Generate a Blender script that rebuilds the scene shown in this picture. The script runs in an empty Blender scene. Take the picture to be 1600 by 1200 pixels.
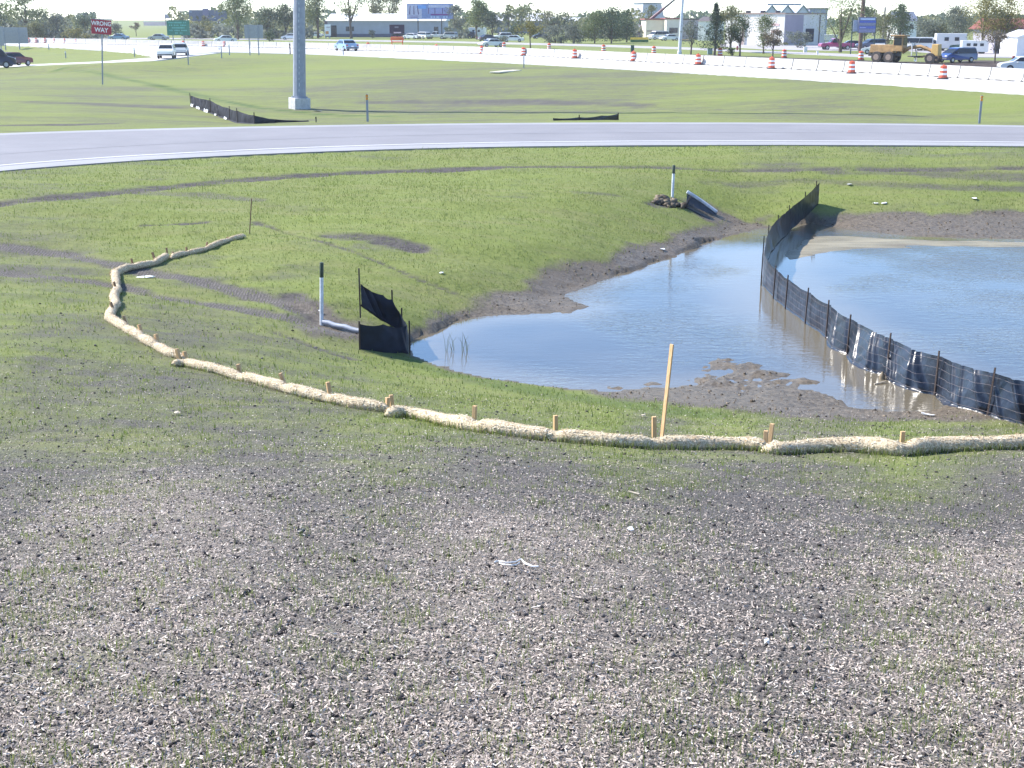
import bpy, bmesh, math, random
import numpy as np
from mathutils import Vector, Matrix
from mathutils.geometry import tessellate_polygon
random.seed(7)
RNG = np.random.default_rng(11)
R = math.radians
sc = bpy.context.scene
COL = sc.collection

# ------------------------------------------------------------------ camera
CAM_Z = 6.2            # metres above the pond
F = 2000.0             # focal length in pixels of a 1600-wide frame
PITCH = math.atan(570.0 / F)
cam_d = bpy.data.cameras.new('camera'); cam = bpy.data.objects.new('camera', cam_d); COL.objects.link(cam)
cam.location = (0, 0, CAM_Z); cam.rotation_euler = (math.pi/2 - PITCH, 0, 0)
cam_d.sensor_width = 36; cam_d.lens = F/1600*36; cam_d.clip_start = 0.1; cam_d.clip_end = 9000
sc.camera = cam
# ------------------------------------------------------------------ light
SUN_DIR = Vector((-0.82, 0.30, 0.80)).normalized()
w = bpy.data.worlds.new('World'); sc.world = w; w.use_nodes = True
nt = w.node_tree; bg = nt.nodes['Background']; sky = nt.nodes.new('ShaderNodeTexSky')
sky.sky_type = 'NISHITA'; sky.sun_disc = False
sky.sun_elevation = math.asin(SUN_DIR.z); sky.sun_rotation = math.atan2(SUN_DIR.x, SUN_DIR.y)
sky.air_density = 0.85; sky.dust_density = 0.0; sky.ozone_density = 4.0; sky.altitude = 250
nt.links.new(sky.outputs[0], bg.inputs[0]); bg.inputs[1].default_value = 0.14
sl = bpy.data.lights.new('sun', 'SUN'); so = bpy.data.objects.new('sun', sl); COL.objects.link(so)
sl.energy = 4.0; sl.angle = R(0.5); sl.color = (1.0, 0.94, 0.86)
so.rotation_euler = SUN_DIR.to_track_quat('Z', 'Y').to_euler(); so.location = (-40, 20, 60)
vs = sc.view_settings; vs.view_transform = 'Standard'; vs.look = 'None'; vs.gamma = 1; vs.exposure = 1.38

# ------------------------------------------------------------------ picture geometry -> world
CP, SP = math.cos(PITCH), math.sin(PITCH)
def ray(px, py):
    a = (px-800)/F; b = (600-py)/F
    return np.array([a, CP + b*SP, -SP + b*CP])
def at(px, py, z):
    d = ray(px, py); t = (z-CAM_Z)/d[2]
    return np.array([d[0]*t, d[1]*t, z])
def at_depth(px, py, y):
    d = ray(px, py); t = y/d[1]
    return np.array([d[0]*t, y, CAM_Z + d[2]*t])
def proj(x, y, z):
    zc = y*CP - (z-CAM_Z)*SP; yc = y*SP + (z-CAM_Z)*CP
    return 800 + F*x/zc, 600 - F*yc/zc
# ------------------------------------------------------------------ noise
def _hash(ix, iy, seed):
    h = (ix.astype(np.int64)*374761393 + iy.astype(np.int64)*668265263 + seed*1274126177) & 0x7fffffff
    h = ((h ^ (h >> 13))*1274126177) & 0x7fffffff
    return ((h ^ (h >> 16)) & 0xffff)/65535.0
def vnoise(x, y, seed=0):
    ix = np.floor(x); iy = np.floor(y); fx = x-ix; fy = y-iy
    ux = fx*fx*(3-2*fx); uy = fy*fy*(3-2*fy)
    a = _hash(ix, iy, seed); b = _hash(ix+1, iy, seed); c = _hash(ix, iy+1, seed); d = _hash(ix+1, iy+1, seed)
    return (a*(1-ux)+b*ux)*(1-uy) + (c*(1-ux)+d*ux)*uy
def fbm(x, y, oct=4, seed=0):
    s = 0; a = .5; t = 0
    for i in range(oct):
        s = s + a*vnoise(x, y, seed+i*17); t += a; a *= .5; x = x*2.03+5.1; y = y*2.03+3.7
    return s/t
def sstep(a, b, x):
    t = np.clip((x-a)/(b-a), 0, 1); return t*t*(3-2*t)
def seg_dist(X, Y, P):
    best = np.full(X.shape, 1e9)
    for (x0, y0), (x1, y1) in zip(P[:-1], P[1:]):
        dx, dy = x1-x0, y1-y0; L = dx*dx+dy*dy+1e-12
        t = np.clip(((X-x0)*dx+(Y-y0)*dy)/L, 0, 1)
        best = np.minimum(best, (X-x0-t*dx)**2+(Y-y0-t*dy)**2)
    return np.sqrt(best)
def in_poly(X, Y, P):
    c = np.zeros(X.shape, bool); n = len(P)
    for i in range(n):
        x0, y0 = P[i]; x1, y1 = P[(i+1) % n]
        m = ((y0 > Y) != (y1 > Y))
        with np.errstate(divide='ignore', invalid='ignore'):
            xi = x0 + (Y-y0)*(x1-x0)/(y1-y0 if y1 != y0 else 1e-9)
        c ^= m & (X < xi)
    return c
def sdist(X, Y, P):     # positive inside
    d = seg_dist(X, Y, P+[P[0]]); return np.where(in_poly(X, Y, P), d, -d)
def wpoly(pts, z):
    return [tuple(at(px, py, z)[:2]) for px, py in pts]

# ------------------------------------------------------------------ terrain
Z_ROAD, Z_HWY, Z_FAR = 1.6, 2.2, 1.5
ROAD_NEAR = [(-260, 299), (-120, 282), (0, 266.5), (100, 259), (200, 251.5), (300, 246), (400, 241), (500, 237), (600, 233.5), (700, 231), (800, 229), (1000, 227), (1200, 226.5), (1400, 227), (1600, 228.5), (1750, 231), (1900, 236)]
ROAD_FAR = [(-260, 220), (-120, 214), (0, 208), (100, 205), (200, 202), (300, 199.5), (400, 197.5), (500, 195.7), (600, 194.2), (700, 193), (800, 192), (1000, 191.2), (1200, 191.5), (1400, 193), (1600, 196), (1750, 199), (1900, 204)]
HWY_BAR = [(1900, 147), (1700, 133.6), (1600, 127.8), (1450, 119), (1300, 111.3), (1200, 106.4), (1100, 101.4), (1000, 96.3), (900, 91), (800, 86.2), (700, 82.6), (600, 79.6), (480, 76), (350, 73), (250, 71.3), (150, 69), (60, 66.8), (-60, 64)]
HWY_NEAR = [(1900, 171), (1700, 154.3), (1600, 147), (1420, 134.5), (1260, 124.5), (1020, 110.5), (780, 97.5), (540, 86.8), (480, 84.4), (400, 82.3), (340, 81.3), (300, 84), (246, 89.6), (210, 82.5), (160, 78), (100, 74.5), (20, 70.8), (-60, 68.2)]
def ramp_zpx(px): return 2.2 if px >= 245 else 1.0 + (px/245.0)*1.2
RAMP_NEAR = [(345, 82.3), (300, 88), (250, 94), (200, 99), (160, 102.5), (100, 107), (41, 109.5), (0, 111), (-140, 117)]
RAMP_FAR = [(-140, 107), (0, 101.7), (41, 101), (100, 98.5), (160, 96), (246, 89.4), (300, 84.5)]
W_road = wpoly(ROAD_NEAR, Z_ROAD) + wpoly(ROAD_FAR[::-1], Z_ROAD)
W_hwy = wpoly(HWY_BAR, Z_HWY) + wpoly(HWY_NEAR[::-1], Z_HWY)
W_bar = wpoly(HWY_BAR, Z_HWY)
ramp_pts = [at(px, py, ramp_zpx(px)) for px, py in RAMP_NEAR+RAMP_FAR]
W_ramp = [(p[0], p[1]) for p in ramp_pts]
def ramp_z(X): return np.interp(X, [-95, -59, -37, -20], [0.4, 1.0, 2.2, 2.2])

SHORE = [(640, 533), (655, 523), (672, 521), (712, 501), (767, 493), (830, 491), (891, 489), (912, 478), (878, 463), (895, 455), (929, 441), (984, 424), (1044, 404), (1099, 380), (1137, 369), (1192, 357), (1236, 352), (1262, 348), (1290, 352), (1342, 360), (1420, 368), (1500, 371), (1600, 374), (1750, 378), (1950, 384), (2300, 420), (2300, 600), (2000, 700), (1760, 690), (1660, 668), (1600, 657),
         (1540, 645), (1503, 632), (1475, 633), (1450, 641), (1390, 646), (1330, 637), (1290, 619), (1240, 607), (1205, 600), (1160, 612), (1110, 600), (1060, 606), (1010, 606), (954, 611), (882, 607), (810, 598), (759, 590), (700, 577), (665, 565), (640, 556)]
W_shore = wpoly(SHORE, 0.0)
SILT = [(1215, 414), (1232, 388), (1262, 369), (1290, 366), (1400, 371), (1600, 378), (1720, 381), (1900, 386), (1900, 394), (1720, 389), (1600, 386), (1450, 386), (1340, 391), (1280, 400)]
W_silt = wpoly(SILT, 0.0)
BLOBS = [(1100, 577, .55, .28, .13), (1140, 574, .8, .6, .16), (1190, 585, .75, .5, .15), (1245, 597, .65, .34, .13), (1125, 594, .7, .6, .14), (1165, 602, 1.1, .5, .15), (1135, 562, .6, .25, .10), (1175, 562, .3, .1, .09), (1010, 600, .5, .25, .11), (950, 606, .5, .2, .1),
         (812, 504, .5, .14, .09), (780, 506, .3, .08, .06), (950, 542, .17, .12, .10), (925, 551, .12, .08, .07), (690, 556, .22, .12, .1), (1060, 551, .22, .3, .09), (722, 576, .18, .1, .09), (895, 452, .4, .2, .06), (1048, 560, .25, .2, .08), (890, 531, .1, .08, .06), (1600, 408, 1.2, .12, .05), (1400, 405, 1.3, .1, .045), (1555, 414, .8, .1, .045), (1500, 478, .5, .2, .03)]
W_blobs = [(*at(px, py, 0)[:2], rx, ry, h) for px, py, rx, ry, h in BLOBS]

ctl = []
for x in (-16, -8, 0, 8, 16):
    for y, z in ((-10, 6.75), (-4, 5.43), (0, 4.55), (4, 3.67), (8, 2.79), (12, 1.92)):
        ctl.append((x, y, z))
PXC = [(0, 700, 1.6), (0, 620, 1.42), (0, 560, 1.25), (0, 480, 1.08), (0, 430, .95), (0, 400, 1.0), (0, 350, 1.28), (0, 305, 1.48), (120, 590, 1.22), (100, 500, 1.08), (100, 435, .9),
       (1600, 694, 1.0), (1400, 698, 1.0), (1190, 698, 1.0), (1000, 690, 1.0), (800, 672, 1.0), (610, 645, 1.0), (450, 607, 1.0), (280, 565, 1.0), (180, 500, .97), (1800, 694, 1.0), (2000, 700, 1.0), (2000, 800, 1.6),
       (195, 448, .80), (180, 430, .83), (265, 402, .9), (380, 370, 1.02), (230, 415, .86),
       (900, 560, -.25), (1100, 480, -.3), (1300, 480, -.3), (1500, 500, -.3), (1500, 430, -.3), (760, 540, -.15), (1200, 400, -.2), (1750, 450, -.3), (2000, 500, -.3),
       (630, 545, .08), (560, 530, .28), (500, 515, .44), (400, 482, .6), (300, 458, .7), (560, 556, .35), (500, 560, .52), (400, 530, .72), (560, 500, .36), (640, 500, .25), (500, 470, .62), (600, 440, .62), (700, 430, .55),
       (600, 400, .82), (500, 400, .92), (800, 400, .58), (900, 385, .55), (400, 330, 1.2), (600, 330, 1.15), (800, 330, 1.0), (950, 330, .85), (1000, 360, .45), (1060, 318, .72), (1100, 290, .95), (1130, 330, .35), (1180, 330, .3), (1200, 300, .75), (1040, 345, .5), (1080, 345, .36),
       (1000, 262, 1.35), (700, 268, 1.38), (400, 285, 1.38), (200, 300, 1.45), (1300, 305, .7), (1280, 322, .48), (1300, 265, 1.28), (1600, 318, .5), (1600, 268, 1.25), (1450, 330, .4), (1800, 320, .5), (1800, 262, 1.3), (2000, 330, .5),
       (1600, 178, 1.55), (1200, 176, 1.4), (900, 180, 1.2), (560, 178, .95), (480, 181, .95), (372, 192, 1.2), (300, 166, 1.2), (150, 182, 1.5), (0, 190, 1.55), (0, 150, 1.45), (160, 132, 1.25), (110, 112, 1.15), (300, 140, 1.15), (600, 140, 1.45), (900, 140, 1.7), (1300, 155, 1.85), (1100, 132, 1.95), (700, 112, 1.95), (500, 98, 2.0), (300, 112, 1.35), (200, 120, 1.2), (60, 128, 1.2)]
ctl += [tuple(at(*c)) for c in PXC]
ctl += [tuple(at(px, py, Z_ROAD)) for px, py in ROAD_NEAR[1:-1:2]+ROAD_FAR[1:-1:2]]
ctl += [tuple(at(px, py, Z_HWY)) for px, py in HWY_NEAR[1:10]+HWY_BAR[1:-1:2]]
ctl += [tuple(p) for p in ramp_pts[2:13:2]]
ctl += [(*p, 0.0) for p in W_shore[::2]]
ctl = np.array(ctl)
TS = 25.0
def _tpsk(r2): return 0.5*r2*np.log(r2+1e-9)
def tps_fit(P, z, lam):
    n = len(P); d2 = ((P[:, None]-P[None])**2).sum(-1)
    A = np.zeros((n+3, n+3)); A[:n, :n] = _tpsk(d2) + lam*np.eye(n)
    A[:n, n] = 1; A[:n, n+1:] = P; A[n, :n] = 1; A[n+1:, :n] = P.T
    return np.linalg.solve(A, np.concatenate([z, np.zeros(3)]))
_P = ctl[:, :2]/TS; _W = tps_fit(_P, ctl[:, 2], 2e-4)
def tps(X, Y):
    out = np.empty(X.shape); Xf = X.ravel()/TS; Yf = Y.ravel()/TS; o = out.ravel()
    for i in range(0, len(Xf), 60000):
        x = Xf[i:i+60000]; y = Yf[i:i+60000]
        d2 = (x[:, None]-_P[None, :, 0])**2 + (y[:, None]-_P[None, :, 1])**2
        o[i:i+60000] = _tpsk(d2)@_W[:-3] + _W[-3] + _W[-2]*x + _W[-1]*y
    return o.reshape(X.shape)
def bar_side(X, Y):    # positive beyond the barrier line
    B = np.array(W_bar); o = np.argsort(B[:, 0]); yb = np.interp(X, B[o, 0], B[o, 1])
    return Y - yb
def H(X, Y, fine=True):
    X = np.asarray(X, float); Y = np.asarray(Y, float); sh = X.shape
    X = np.atleast_1d(X).ravel(); Y = np.atleast_1d(Y).ravel()
    lim = np.maximum(15, .46*np.abs(Y)+5)
    Yc = np.clip(Y, -10, 260); z = np.full(X.shape, Z_FAR)
    near = Y < 260
    z[near] = tps(np.clip(X, -lim, lim)[near], Yc[near])
    dn = seg_dist(X, Y, W_hwy[:len(HWY_BAR)])
    bs = bar_side(X, Y); beyond = bs > 0
    k = sstep(0.5, 8, dn); z = np.where(beyond, (1-k)*np.minimum(z, 2.15)+k*Z_FAR, z)
    z = np.where((Y > 175) & (X < -90), Z_FAR*sstep(90, 120, -X) + z*(1-sstep(90, 120, -X)), z)
    z = np.where(np.abs(X) > 140, Z_FAR*np.ones_like(z), z)
    # lumps of graded soil
    if fine:
        z = z + .10*(fbm(X*.35, Y*.35, 3, 5)-.5)*sstep(3, 12, Y)*(1-sstep(150, 260, Y))
        nr = 1-sstep(26, 55, Y)
        z = z + nr*(.045*(fbm(X*2.2, Y*2.2, 3, 9)-.5)+sstep(17, 24, Y)*.16*(fbm(X*.55, Y*1.5, 4, 13)-.5)+.03*(fbm(X*9, Y*9, 3, 21)-.5))
    # pond
    m = (Y > 14) & (Y < 60) & (X > -12) & (X < 50)
    if m.any():
        x = X[m]; y = Y[m]
        d = sdist(x, y, W_shore); sc_ = .30*(fbm(x*1.1, y*.9, 4, 31)-.5)+.25*(fbm(x*4, y*3, 3, 33)-.5)
        dd = d + sc_*(1-sstep(1.2, 2.5, np.abs(d)))
        zin = -np.clip(.012+.10*dd, 0.0, .35)
        zo = np.maximum(z[m], .012 + .06*np.minimum(-dd, 1.5))
        zz = np.where(dd > 0, zin, np.where(dd > -3, zo, z[m]))
        b = np.zeros_like(x)
        for bx, by, rx, ry, h in W_blobs:
            q = ((x-bx)/rx)**2+((y-by)/ry)**2
            b = np.maximum(b, h*np.exp(-q*1.0))
        rag = .58*fbm(x*3.2, y*2.6, 4, 41)+.42*fbm(x*9, y*7, 3, 43)
        zz = np.where((b > .01) & (zz < .06), np.maximum(zz, -.085+b*(-.15+1.95*rag)), zz)
        s = sdist(x, y, W_silt) + .5*(fbm(x*.8, y*1.6, 3, 51)-.5)
        zs = -.010+.022*sstep(-.1, .5, s)+.016*(fbm(x*.7, y*4, 3, 53)-.5)
        zz = np.where((s > -.1) & (dd > 0), np.maximum(zz, zs), zz)
        z[m] = zz
    # roads cut into the soil
    for P, zr, wd in ((W_road, Z_ROAD, 1.6), (W_hwy, Z_HWY, 2.0)):
        s = sdist(X, Y, P); k = sstep(-wd, 0, s)
        z = z*(1-k)+np.where(s > 0, zr-.08, zr-.035)*k
    s = sdist(X, Y, W_ramp); k = sstep(-2, 0, s); s2 = sdist(X, Y, W_hwy)
    z = np.where(s2 > 0, z, z*(1-k)+(ramp_z(X)-np.where(s > 0, .08, .035))*k)
    return z.reshape(sh)
def ground_hit(px, py):
    d = ray(px, py); t = np.concatenate([np.geomspace(2.5, 60, 900), np.geomspace(60.2, 900, 900)])
    x = d[0]*t; y = d[1]*t; z = CAM_Z+d[2]*t; g = z-H(x, y)
    i = np.argmax(g < 0)
    if g[i] >= 0: return at(px, py, Z_FAR)
    u = g[i-1]/(g[i-1]-g[i]); tt = t[i-1]+u*(t[i]-t[i-1])
    return np.array([d[0]*tt, d[1]*tt, CAM_Z+d[2]*tt])
def on_ground(x, y): return float(H(np.array([x]), np.array([y]))[0])

# ------------------------------------------------------------------ materials
def new_mat(name):
    m = bpy.data.materials.new(name); m.use_nodes = True
    return m, m.node_tree, m.node_tree.nodes['Principled BSDF']
def N(nt, t, **kw):
    n = nt.nodes.new(t)
    for k, v in kw.items():
        if k.startswith('_'): setattr(n, k[1:], v)
        else: n.inputs[k.replace('__', ' ')].default_value = v
    return n
def mixc(nt, fac, a, b, blend='MIX'):
    n = nt.nodes.new('ShaderNodeMix'); n.data_type = 'RGBA'; n.blend_type = blend
    for s, v in ((n.inputs[0], fac), (n.inputs[6], a), (n.inputs[7], b)):
        if isinstance(v, bpy.types.NodeSocket): nt.links.new(v, s)
        else: s.default_value = v if not isinstance(v, tuple) or len(v) == 4 else (*v, 1)
    return n.outputs[2]
def math_(nt, op, a, b=None, clamp=False):
    n = nt.nodes.new('ShaderNodeMath'); n.operation = op; n.use_clamp = clamp
    for i, v in enumerate((a, b)):
        if v is None: continue
        if isinstance(v, bpy.types.NodeSocket): nt.links.new(v, n.inputs[i])
        else: n.inputs[i].default_value = v
    return n.outputs[0]
def maprange(nt, v, a, b, c=0., d=1.):
    n = nt.nodes.new('ShaderNodeMapRange'); n.interpolation_type = 'SMOOTHSTEP'
    nt.links.new(v, n.inputs[0])
    for i, q in enumerate((a, b, c, d)): n.inputs[1+i].default_value = q
    return n.outputs[0]
def noise(nt, scale, detail=3., rough=.55, vec=None, dist=0.):
    n = nt.nodes.new('ShaderNodeTexNoise'); n.inputs['Scale'].default_value = scale; n.inputs['Detail'].default_value = detail
    n.inputs['Roughness'].default_value = rough; n.inputs['Distortion'].default_value = dist
    if vec is not None: nt.links.new(vec, n.inputs['Vector'])
    return n.outputs['Fac']
def objvec(nt, scale=None):
    tc = nt.nodes.new('ShaderNodeTexCoord')
    if scale is None: return tc.outputs['Object']
    mp = nt.nodes.new('ShaderNodeMapping'); mp.inputs['Scale'].default_value = scale
    nt.links.new(tc.outputs['Object'], mp.inputs['Vector']); return mp.outputs[0]
_MC = {}
def M(name, col, rough=.6, metal=0., var=.18, nscale=6., bump=0., bscale=40.):
    """plain procedural surface with mild mottling and wear"""
    if name in _MC: return _MC[name]
    m, nt, p = new_mat(name); v = objvec(nt)
    n = noise(nt, nscale, 4, .6, v)
    dk = tuple(c*(1-var) for c in col); lt = tuple(min(1, c*(1+var)) for c in col)
    nt.links.new(mixc(nt, maprange(nt, n, .3, .7), dk, lt), p.inputs['Base Color'])
    p.inputs['Roughness'].default_value = rough; p.inputs['Metallic'].default_value = metal
    if bump:
        b = nt.nodes.new('ShaderNodeBump'); b.inputs['Strength'].default_value = bump; b.inputs['Distance'].default_value = .02
        nt.links.new(noise(nt, bscale, 4, .6, v), b.inputs['Height']); nt.links.new(b.outputs[0], p.inputs['Normal'])
    _MC[name] = m; return m
def island_mat(name, cols, rough=.7, trans=0., spec=.3):
    """colour drawn per loose piece (leaf, chip, clod)"""
    m, nt, p = new_mat(name)
    g = nt.nodes.new('ShaderNodeNewGeometry'); r = nt.nodes.new('ShaderNodeValToRGB')
    nt.links.new(g.outputs['Random Per Island'], r.inputs[0]); e = r.color_ramp.elements
    for i, (pos, c) in enumerate(cols):
        el = e[i] if i < 2 else e.new(pos)
        el.position = pos; el.color = (*c, 1)
    nt.links.new(r.outputs[0], p.inputs['Base Color']); p.inputs['Roughness'].default_value = rough
    p.inputs['Specular IOR Level'].default_value = spec
    if trans:
        t = nt.nodes.new('ShaderNodeBsdfTranslucent'); nt.links.new(r.outputs[0], t.inputs[0])
        mx = nt.nodes.new('ShaderNodeMixShader'); mx.inputs[0].default_value = trans
        nt.links.new(p.outputs[0], mx.inputs[1]); nt.links.new(t.outputs[0], mx.inputs[2])
        nt.links.new(mx.outputs[0], nt.nodes['Material Output'].inputs[0])
    return m

# ------------------------------------------------------------------ object helpers
def tag(o, label=None, cat=None, group=None, kind=None):
    if label: o['label'] = label
    if cat: o['category'] = cat
    if group: o['group'] = group
    if kind: o['kind'] = kind
    return o
def empty(name, loc, rz=0., label=None, cat=None, group=None):
    o = bpy.data.objects.new(name, None); COL.objects.link(o); o.empty_display_size = .2
    o.location = tuple(float(v) for v in loc); o.rotation_euler = (0, 0, rz)
    return tag(o, label, cat, group)
def np_mesh(name, V, faces_flat, nper, mats, parent=None, smooth=False, mi=None):
    me = bpy.data.meshes.new(name); V = np.asarray(V, np.float32); Fl = np.asarray(faces_flat, np.int32).ravel()
    nf = len(Fl)//nper
    me.vertices.add(len(V)); me.vertices.foreach_set('co', V.ravel())
    me.loops.add(len(Fl)); me.loops.foreach_set('vertex_index', Fl)
    me.polygons.add(nf); me.polygons.foreach_set('loop_start', np.arange(nf, dtype=np.int32)*nper)
    if smooth: me.polygons.foreach_set('use_smooth', np.ones(nf, bool))
    for m in (mats if isinstance(mats, (list, tuple)) else [mats]): me.materials.append(m)
    if mi is not None: me.polygons.foreach_set('material_index', np.asarray(mi, np.int32))
    me.update(calc_edges=True); me.validate()
    o = bpy.data.objects.new(name, me); COL.objects.link(o)
    if parent: o.parent = parent
    return o
class MB:
    def __init__(s): s.v = []; s.f = []
    def add(s, vs, fs):
        b = len(s.v); s.v += [tuple(float(c) for c in q) for q in vs]; s.f += [tuple(b+i for i in f) for f in fs]
        return s
    def box(s, c, d, rz=0., top=(1, 1), tilt=None, shift=(0, 0)):
        hx, hy, hz = d[0]/2, d[1]/2, d[2]/2
        q = []
        for z, k, sh in ((-hz, (1, 1), (0, 0)), (hz, top, shift)):
            for x, y in ((-hx, -hy), (hx, -hy), (hx, hy), (-hx, hy)): q.append(Vector((x*k[0]+sh[0], y*k[1]+sh[1], z)))
        m = Matrix.Rotation(rz, 3, 'Z')
        if tilt is not None: m = m @ tilt
        q = [m @ p + Vector(c) for p in q]
        return s.add(q, [(3, 2, 1, 0), (4, 5, 6, 7), (0, 1, 5, 4), (1, 2, 6, 5), (2, 3, 7, 6), (3, 0, 4, 7)])
    def tube(s, pts, rad, n=8, caps=True):
        pts = [Vector(tuple(float(c) for c in p)) for p in pts]; rad = rad if isinstance(rad, (list, tuple)) else [rad]*len(pts)
        b = len(s.v); up = None
        for i, p in enumerate(pts):
            t = (pts[min(i+1, len(pts)-1)]-pts[max(i-1, 0)]).normalized()
            if up is None:
                up = Vector((0, 0, 1)) if abs(t.z) < .9 else Vector((1, 0, 0))
            u = (up - t*up.dot(t)).normalized(); w_ = t.cross(u); up = u
            for k in range(n):
                a = 2*math.pi*k/n; q = p + (u*math.cos(a)+w_*math.sin(a))*rad[i]; s.v.append(tuple(q))
        for i in range(len(pts)-1):
            for k in range(n):
                a = b+i*n+k; c = b+i*n+(k+1) % n
                s.f.append((a, c, c+n, a+n))
        if caps:
            s.f.append(tuple(b+k for k in range(n))[::-1]); s.f.append(tuple(b+(len(pts)-1)*n+k for k in range(n)))
        return s
    def lathe(s, prof, n=16, c=(0, 0, 0)):
        b = len(s.v)
        for r, z in prof:
            for k in range(n):
                a = 2*math.pi*k/n; s.v.append((c[0]+r*math.cos(a), c[1]+r*math.sin(a), c[2]+z))
        for i in range(len(prof)-1):
            for k in range(n):
                a = b+i*n+k; q = b+i*n+(k+1) % n; s.f.append((a, q, q+n, a+n))
        s.f.append(tuple(b+k for k in range(n))[::-1]); s.f.append(tuple(b+(len(prof)-1)*n+k for k in range(n)))
        return s
    def prism(s, prof, y0, y1, k=1.0, kz=0.):
        """side outline (x,z) extruded across y; above height kz the width narrows by k"""
        n = len(prof); vs_ = []
        for y in (y0, y1):
            for x, z in prof: vs_.append((x, y*(k if z > kz else 1), z))
        fs = [tuple(range(n))[::1], tuple(range(2*n-1, n-1, -1))]
        for i in range(n): fs.append((i, i+n, (i+1) % n+n, (i+1) % n))
        return s.add(vs_, fs)
    def build(s, name, mat, parent=None, smooth=False, bevel=0., loc=None):
        me = bpy.data.meshes.new(name); me.from_pydata(s.v, [], s.f)
        for m in (mat if isinstance(mat, (list, tuple)) else [mat]): me.materials.append(m)
        bm = bmesh.new(); bm.from_mesh(me); bmesh.ops.recalc_face_normals(bm, faces=bm.faces)
        if bevel: bmesh.ops.bevel(bm, geom=list(bm.edges), offset=bevel, segments=2, affect='EDGES', profile=.5, clamp_overlap=True)
        bm.to_mesh(me); bm.free()
        if smooth:
            me.polygons.foreach_set('use_smooth', [True]*len(me.polygons))
            me.set_sharp_from_angle(angle=R(40))
        me.update(); o = bpy.data.objects.new(name, me); COL.objects.link(o)
        if parent: o.parent = parent
        if loc is not None: o.location = tuple(float(v) for v in loc)
        return o
def copy_tree(o, parent=None):
    c = o.copy(); COL.objects.link(c)
    if parent: c.parent = parent
    for ch in list(o.children): copy_tree(ch, c)
    return c
# ================================================================== GROUND COVER MAPS (world positions read off the ground)
def idw(X, Y, C):
    """smooth map through a list of (px,py,value) ground stations"""
    z = np.zeros_like(X); px, py = proj(X, np.maximum(Y, 1.5), z+0.8)
    py = np.clip(py, 30, 1400); px = np.clip(px, -400, 2000)
    u = px/2.2; v = 260*np.log(np.maximum(py-25, 5)/100.)
    num = np.zeros_like(X); den = np.zeros_like(X)
    for cx, cy, g in C:
        q = 1/((u-cx/2.2)**2 + (v-260*math.log(max(cy-25, 5)/100.))**2+300)**2
        num += q*g; den += q
    return num/den
GREEN = [(0, 1150, .14), (400, 1150, .10), (800, 1150, .06), (1200, 1150, .05), (1600, 1150, .07), (0, 950, .25), (400, 950, .2), (800, 950, .15), (1200, 950, .1), (1600, 950, .07), (0, 800, .36), (400, 800, .34), (800, 800, .32), (1200, 800, .28), (1600, 800, .20), (0, 700, .50), (400, 700, .48), (800, 720, .40), (1200, 740, .40), (1600, 730, .36), (0, 600, .62), (100, 640, .42), (300, 620, .46), (0, 500, .66), (150, 530, .56),
         (300, 520, .44), (400, 560, .5), (500, 590, .56), (650, 620, .58), (800, 640, .6), (1000, 662, .40), (1200, 668, .42), (1300, 675, .5), (1550, 680, .5), (660, 585, .92), (800, 610, .97), (950, 635, .97), (1150, 655, .82), (1400, 664, .78), (1580, 672, .7),
         (300, 340, .86), (500, 330, .9), (700, 330, .95), (800, 400, .95), (900, 350, 1), (600, 400, .88), (500, 440, .86), (700, 450, .92), (1000, 330, 1), (1100, 290, .95), (1200, 320, .78), (0, 350, .7), (150, 360, .78), (0, 410, .5), (100, 420, .52), (300, 430, .6), (450, 460, .62), (400, 395, .9), (250, 380, .9),
         (0, 290, .55), (200, 265, .66), (600, 240, .62), (1000, 245, .76), (1400, 245, .5), (1600, 250, .55), (1450, 300, .78), (1600, 320, .84), (1300, 300, .84), (800, 270, .8), (1200, 275, .62),
         (700, 160, .5), (900, 150, .55), (560, 170, .62), (1300, 178, .66), (1500, 180, .88), (1200, 150, .8), (300, 130, .8), (100, 140, .66), (150, 165, .56), (60, 190, .8), (900, 115, .86), (600, 110, .92), (400, 120, .85), (1400, 155, .85), (100, 90, .9), (800, 60, .9), (200, 48, .95), (1200, 85, .9), (1500, 70, .7)]
STRAW = [(800, 1180, 1.1), (200, 1180, 1.05), (1500, 1180, 1.05), (0, 1000, .36), (800, 1020, .46), (1500, 1000, .46), (0, 850, .24), (800, 870, .28), (1500, 870, .34), (0, 700, .20), (800, 740, .28), (1500, 750, .30), (1000, 670, .22), (0, 550, .1), (400, 580, .12), (800, 640, .2), (500, 420, .05), (800, 330, .05), (1400, 240, .5), (1000, 240, .3), (1600, 250, .5), (300, 300, .25), (700, 150, .2), (1300, 170, .2), (100, 150, .2), (800, 60, .1)]
def gline(pts): return [tuple(ground_hit(px, py)[:2]) for px, py in pts]
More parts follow.
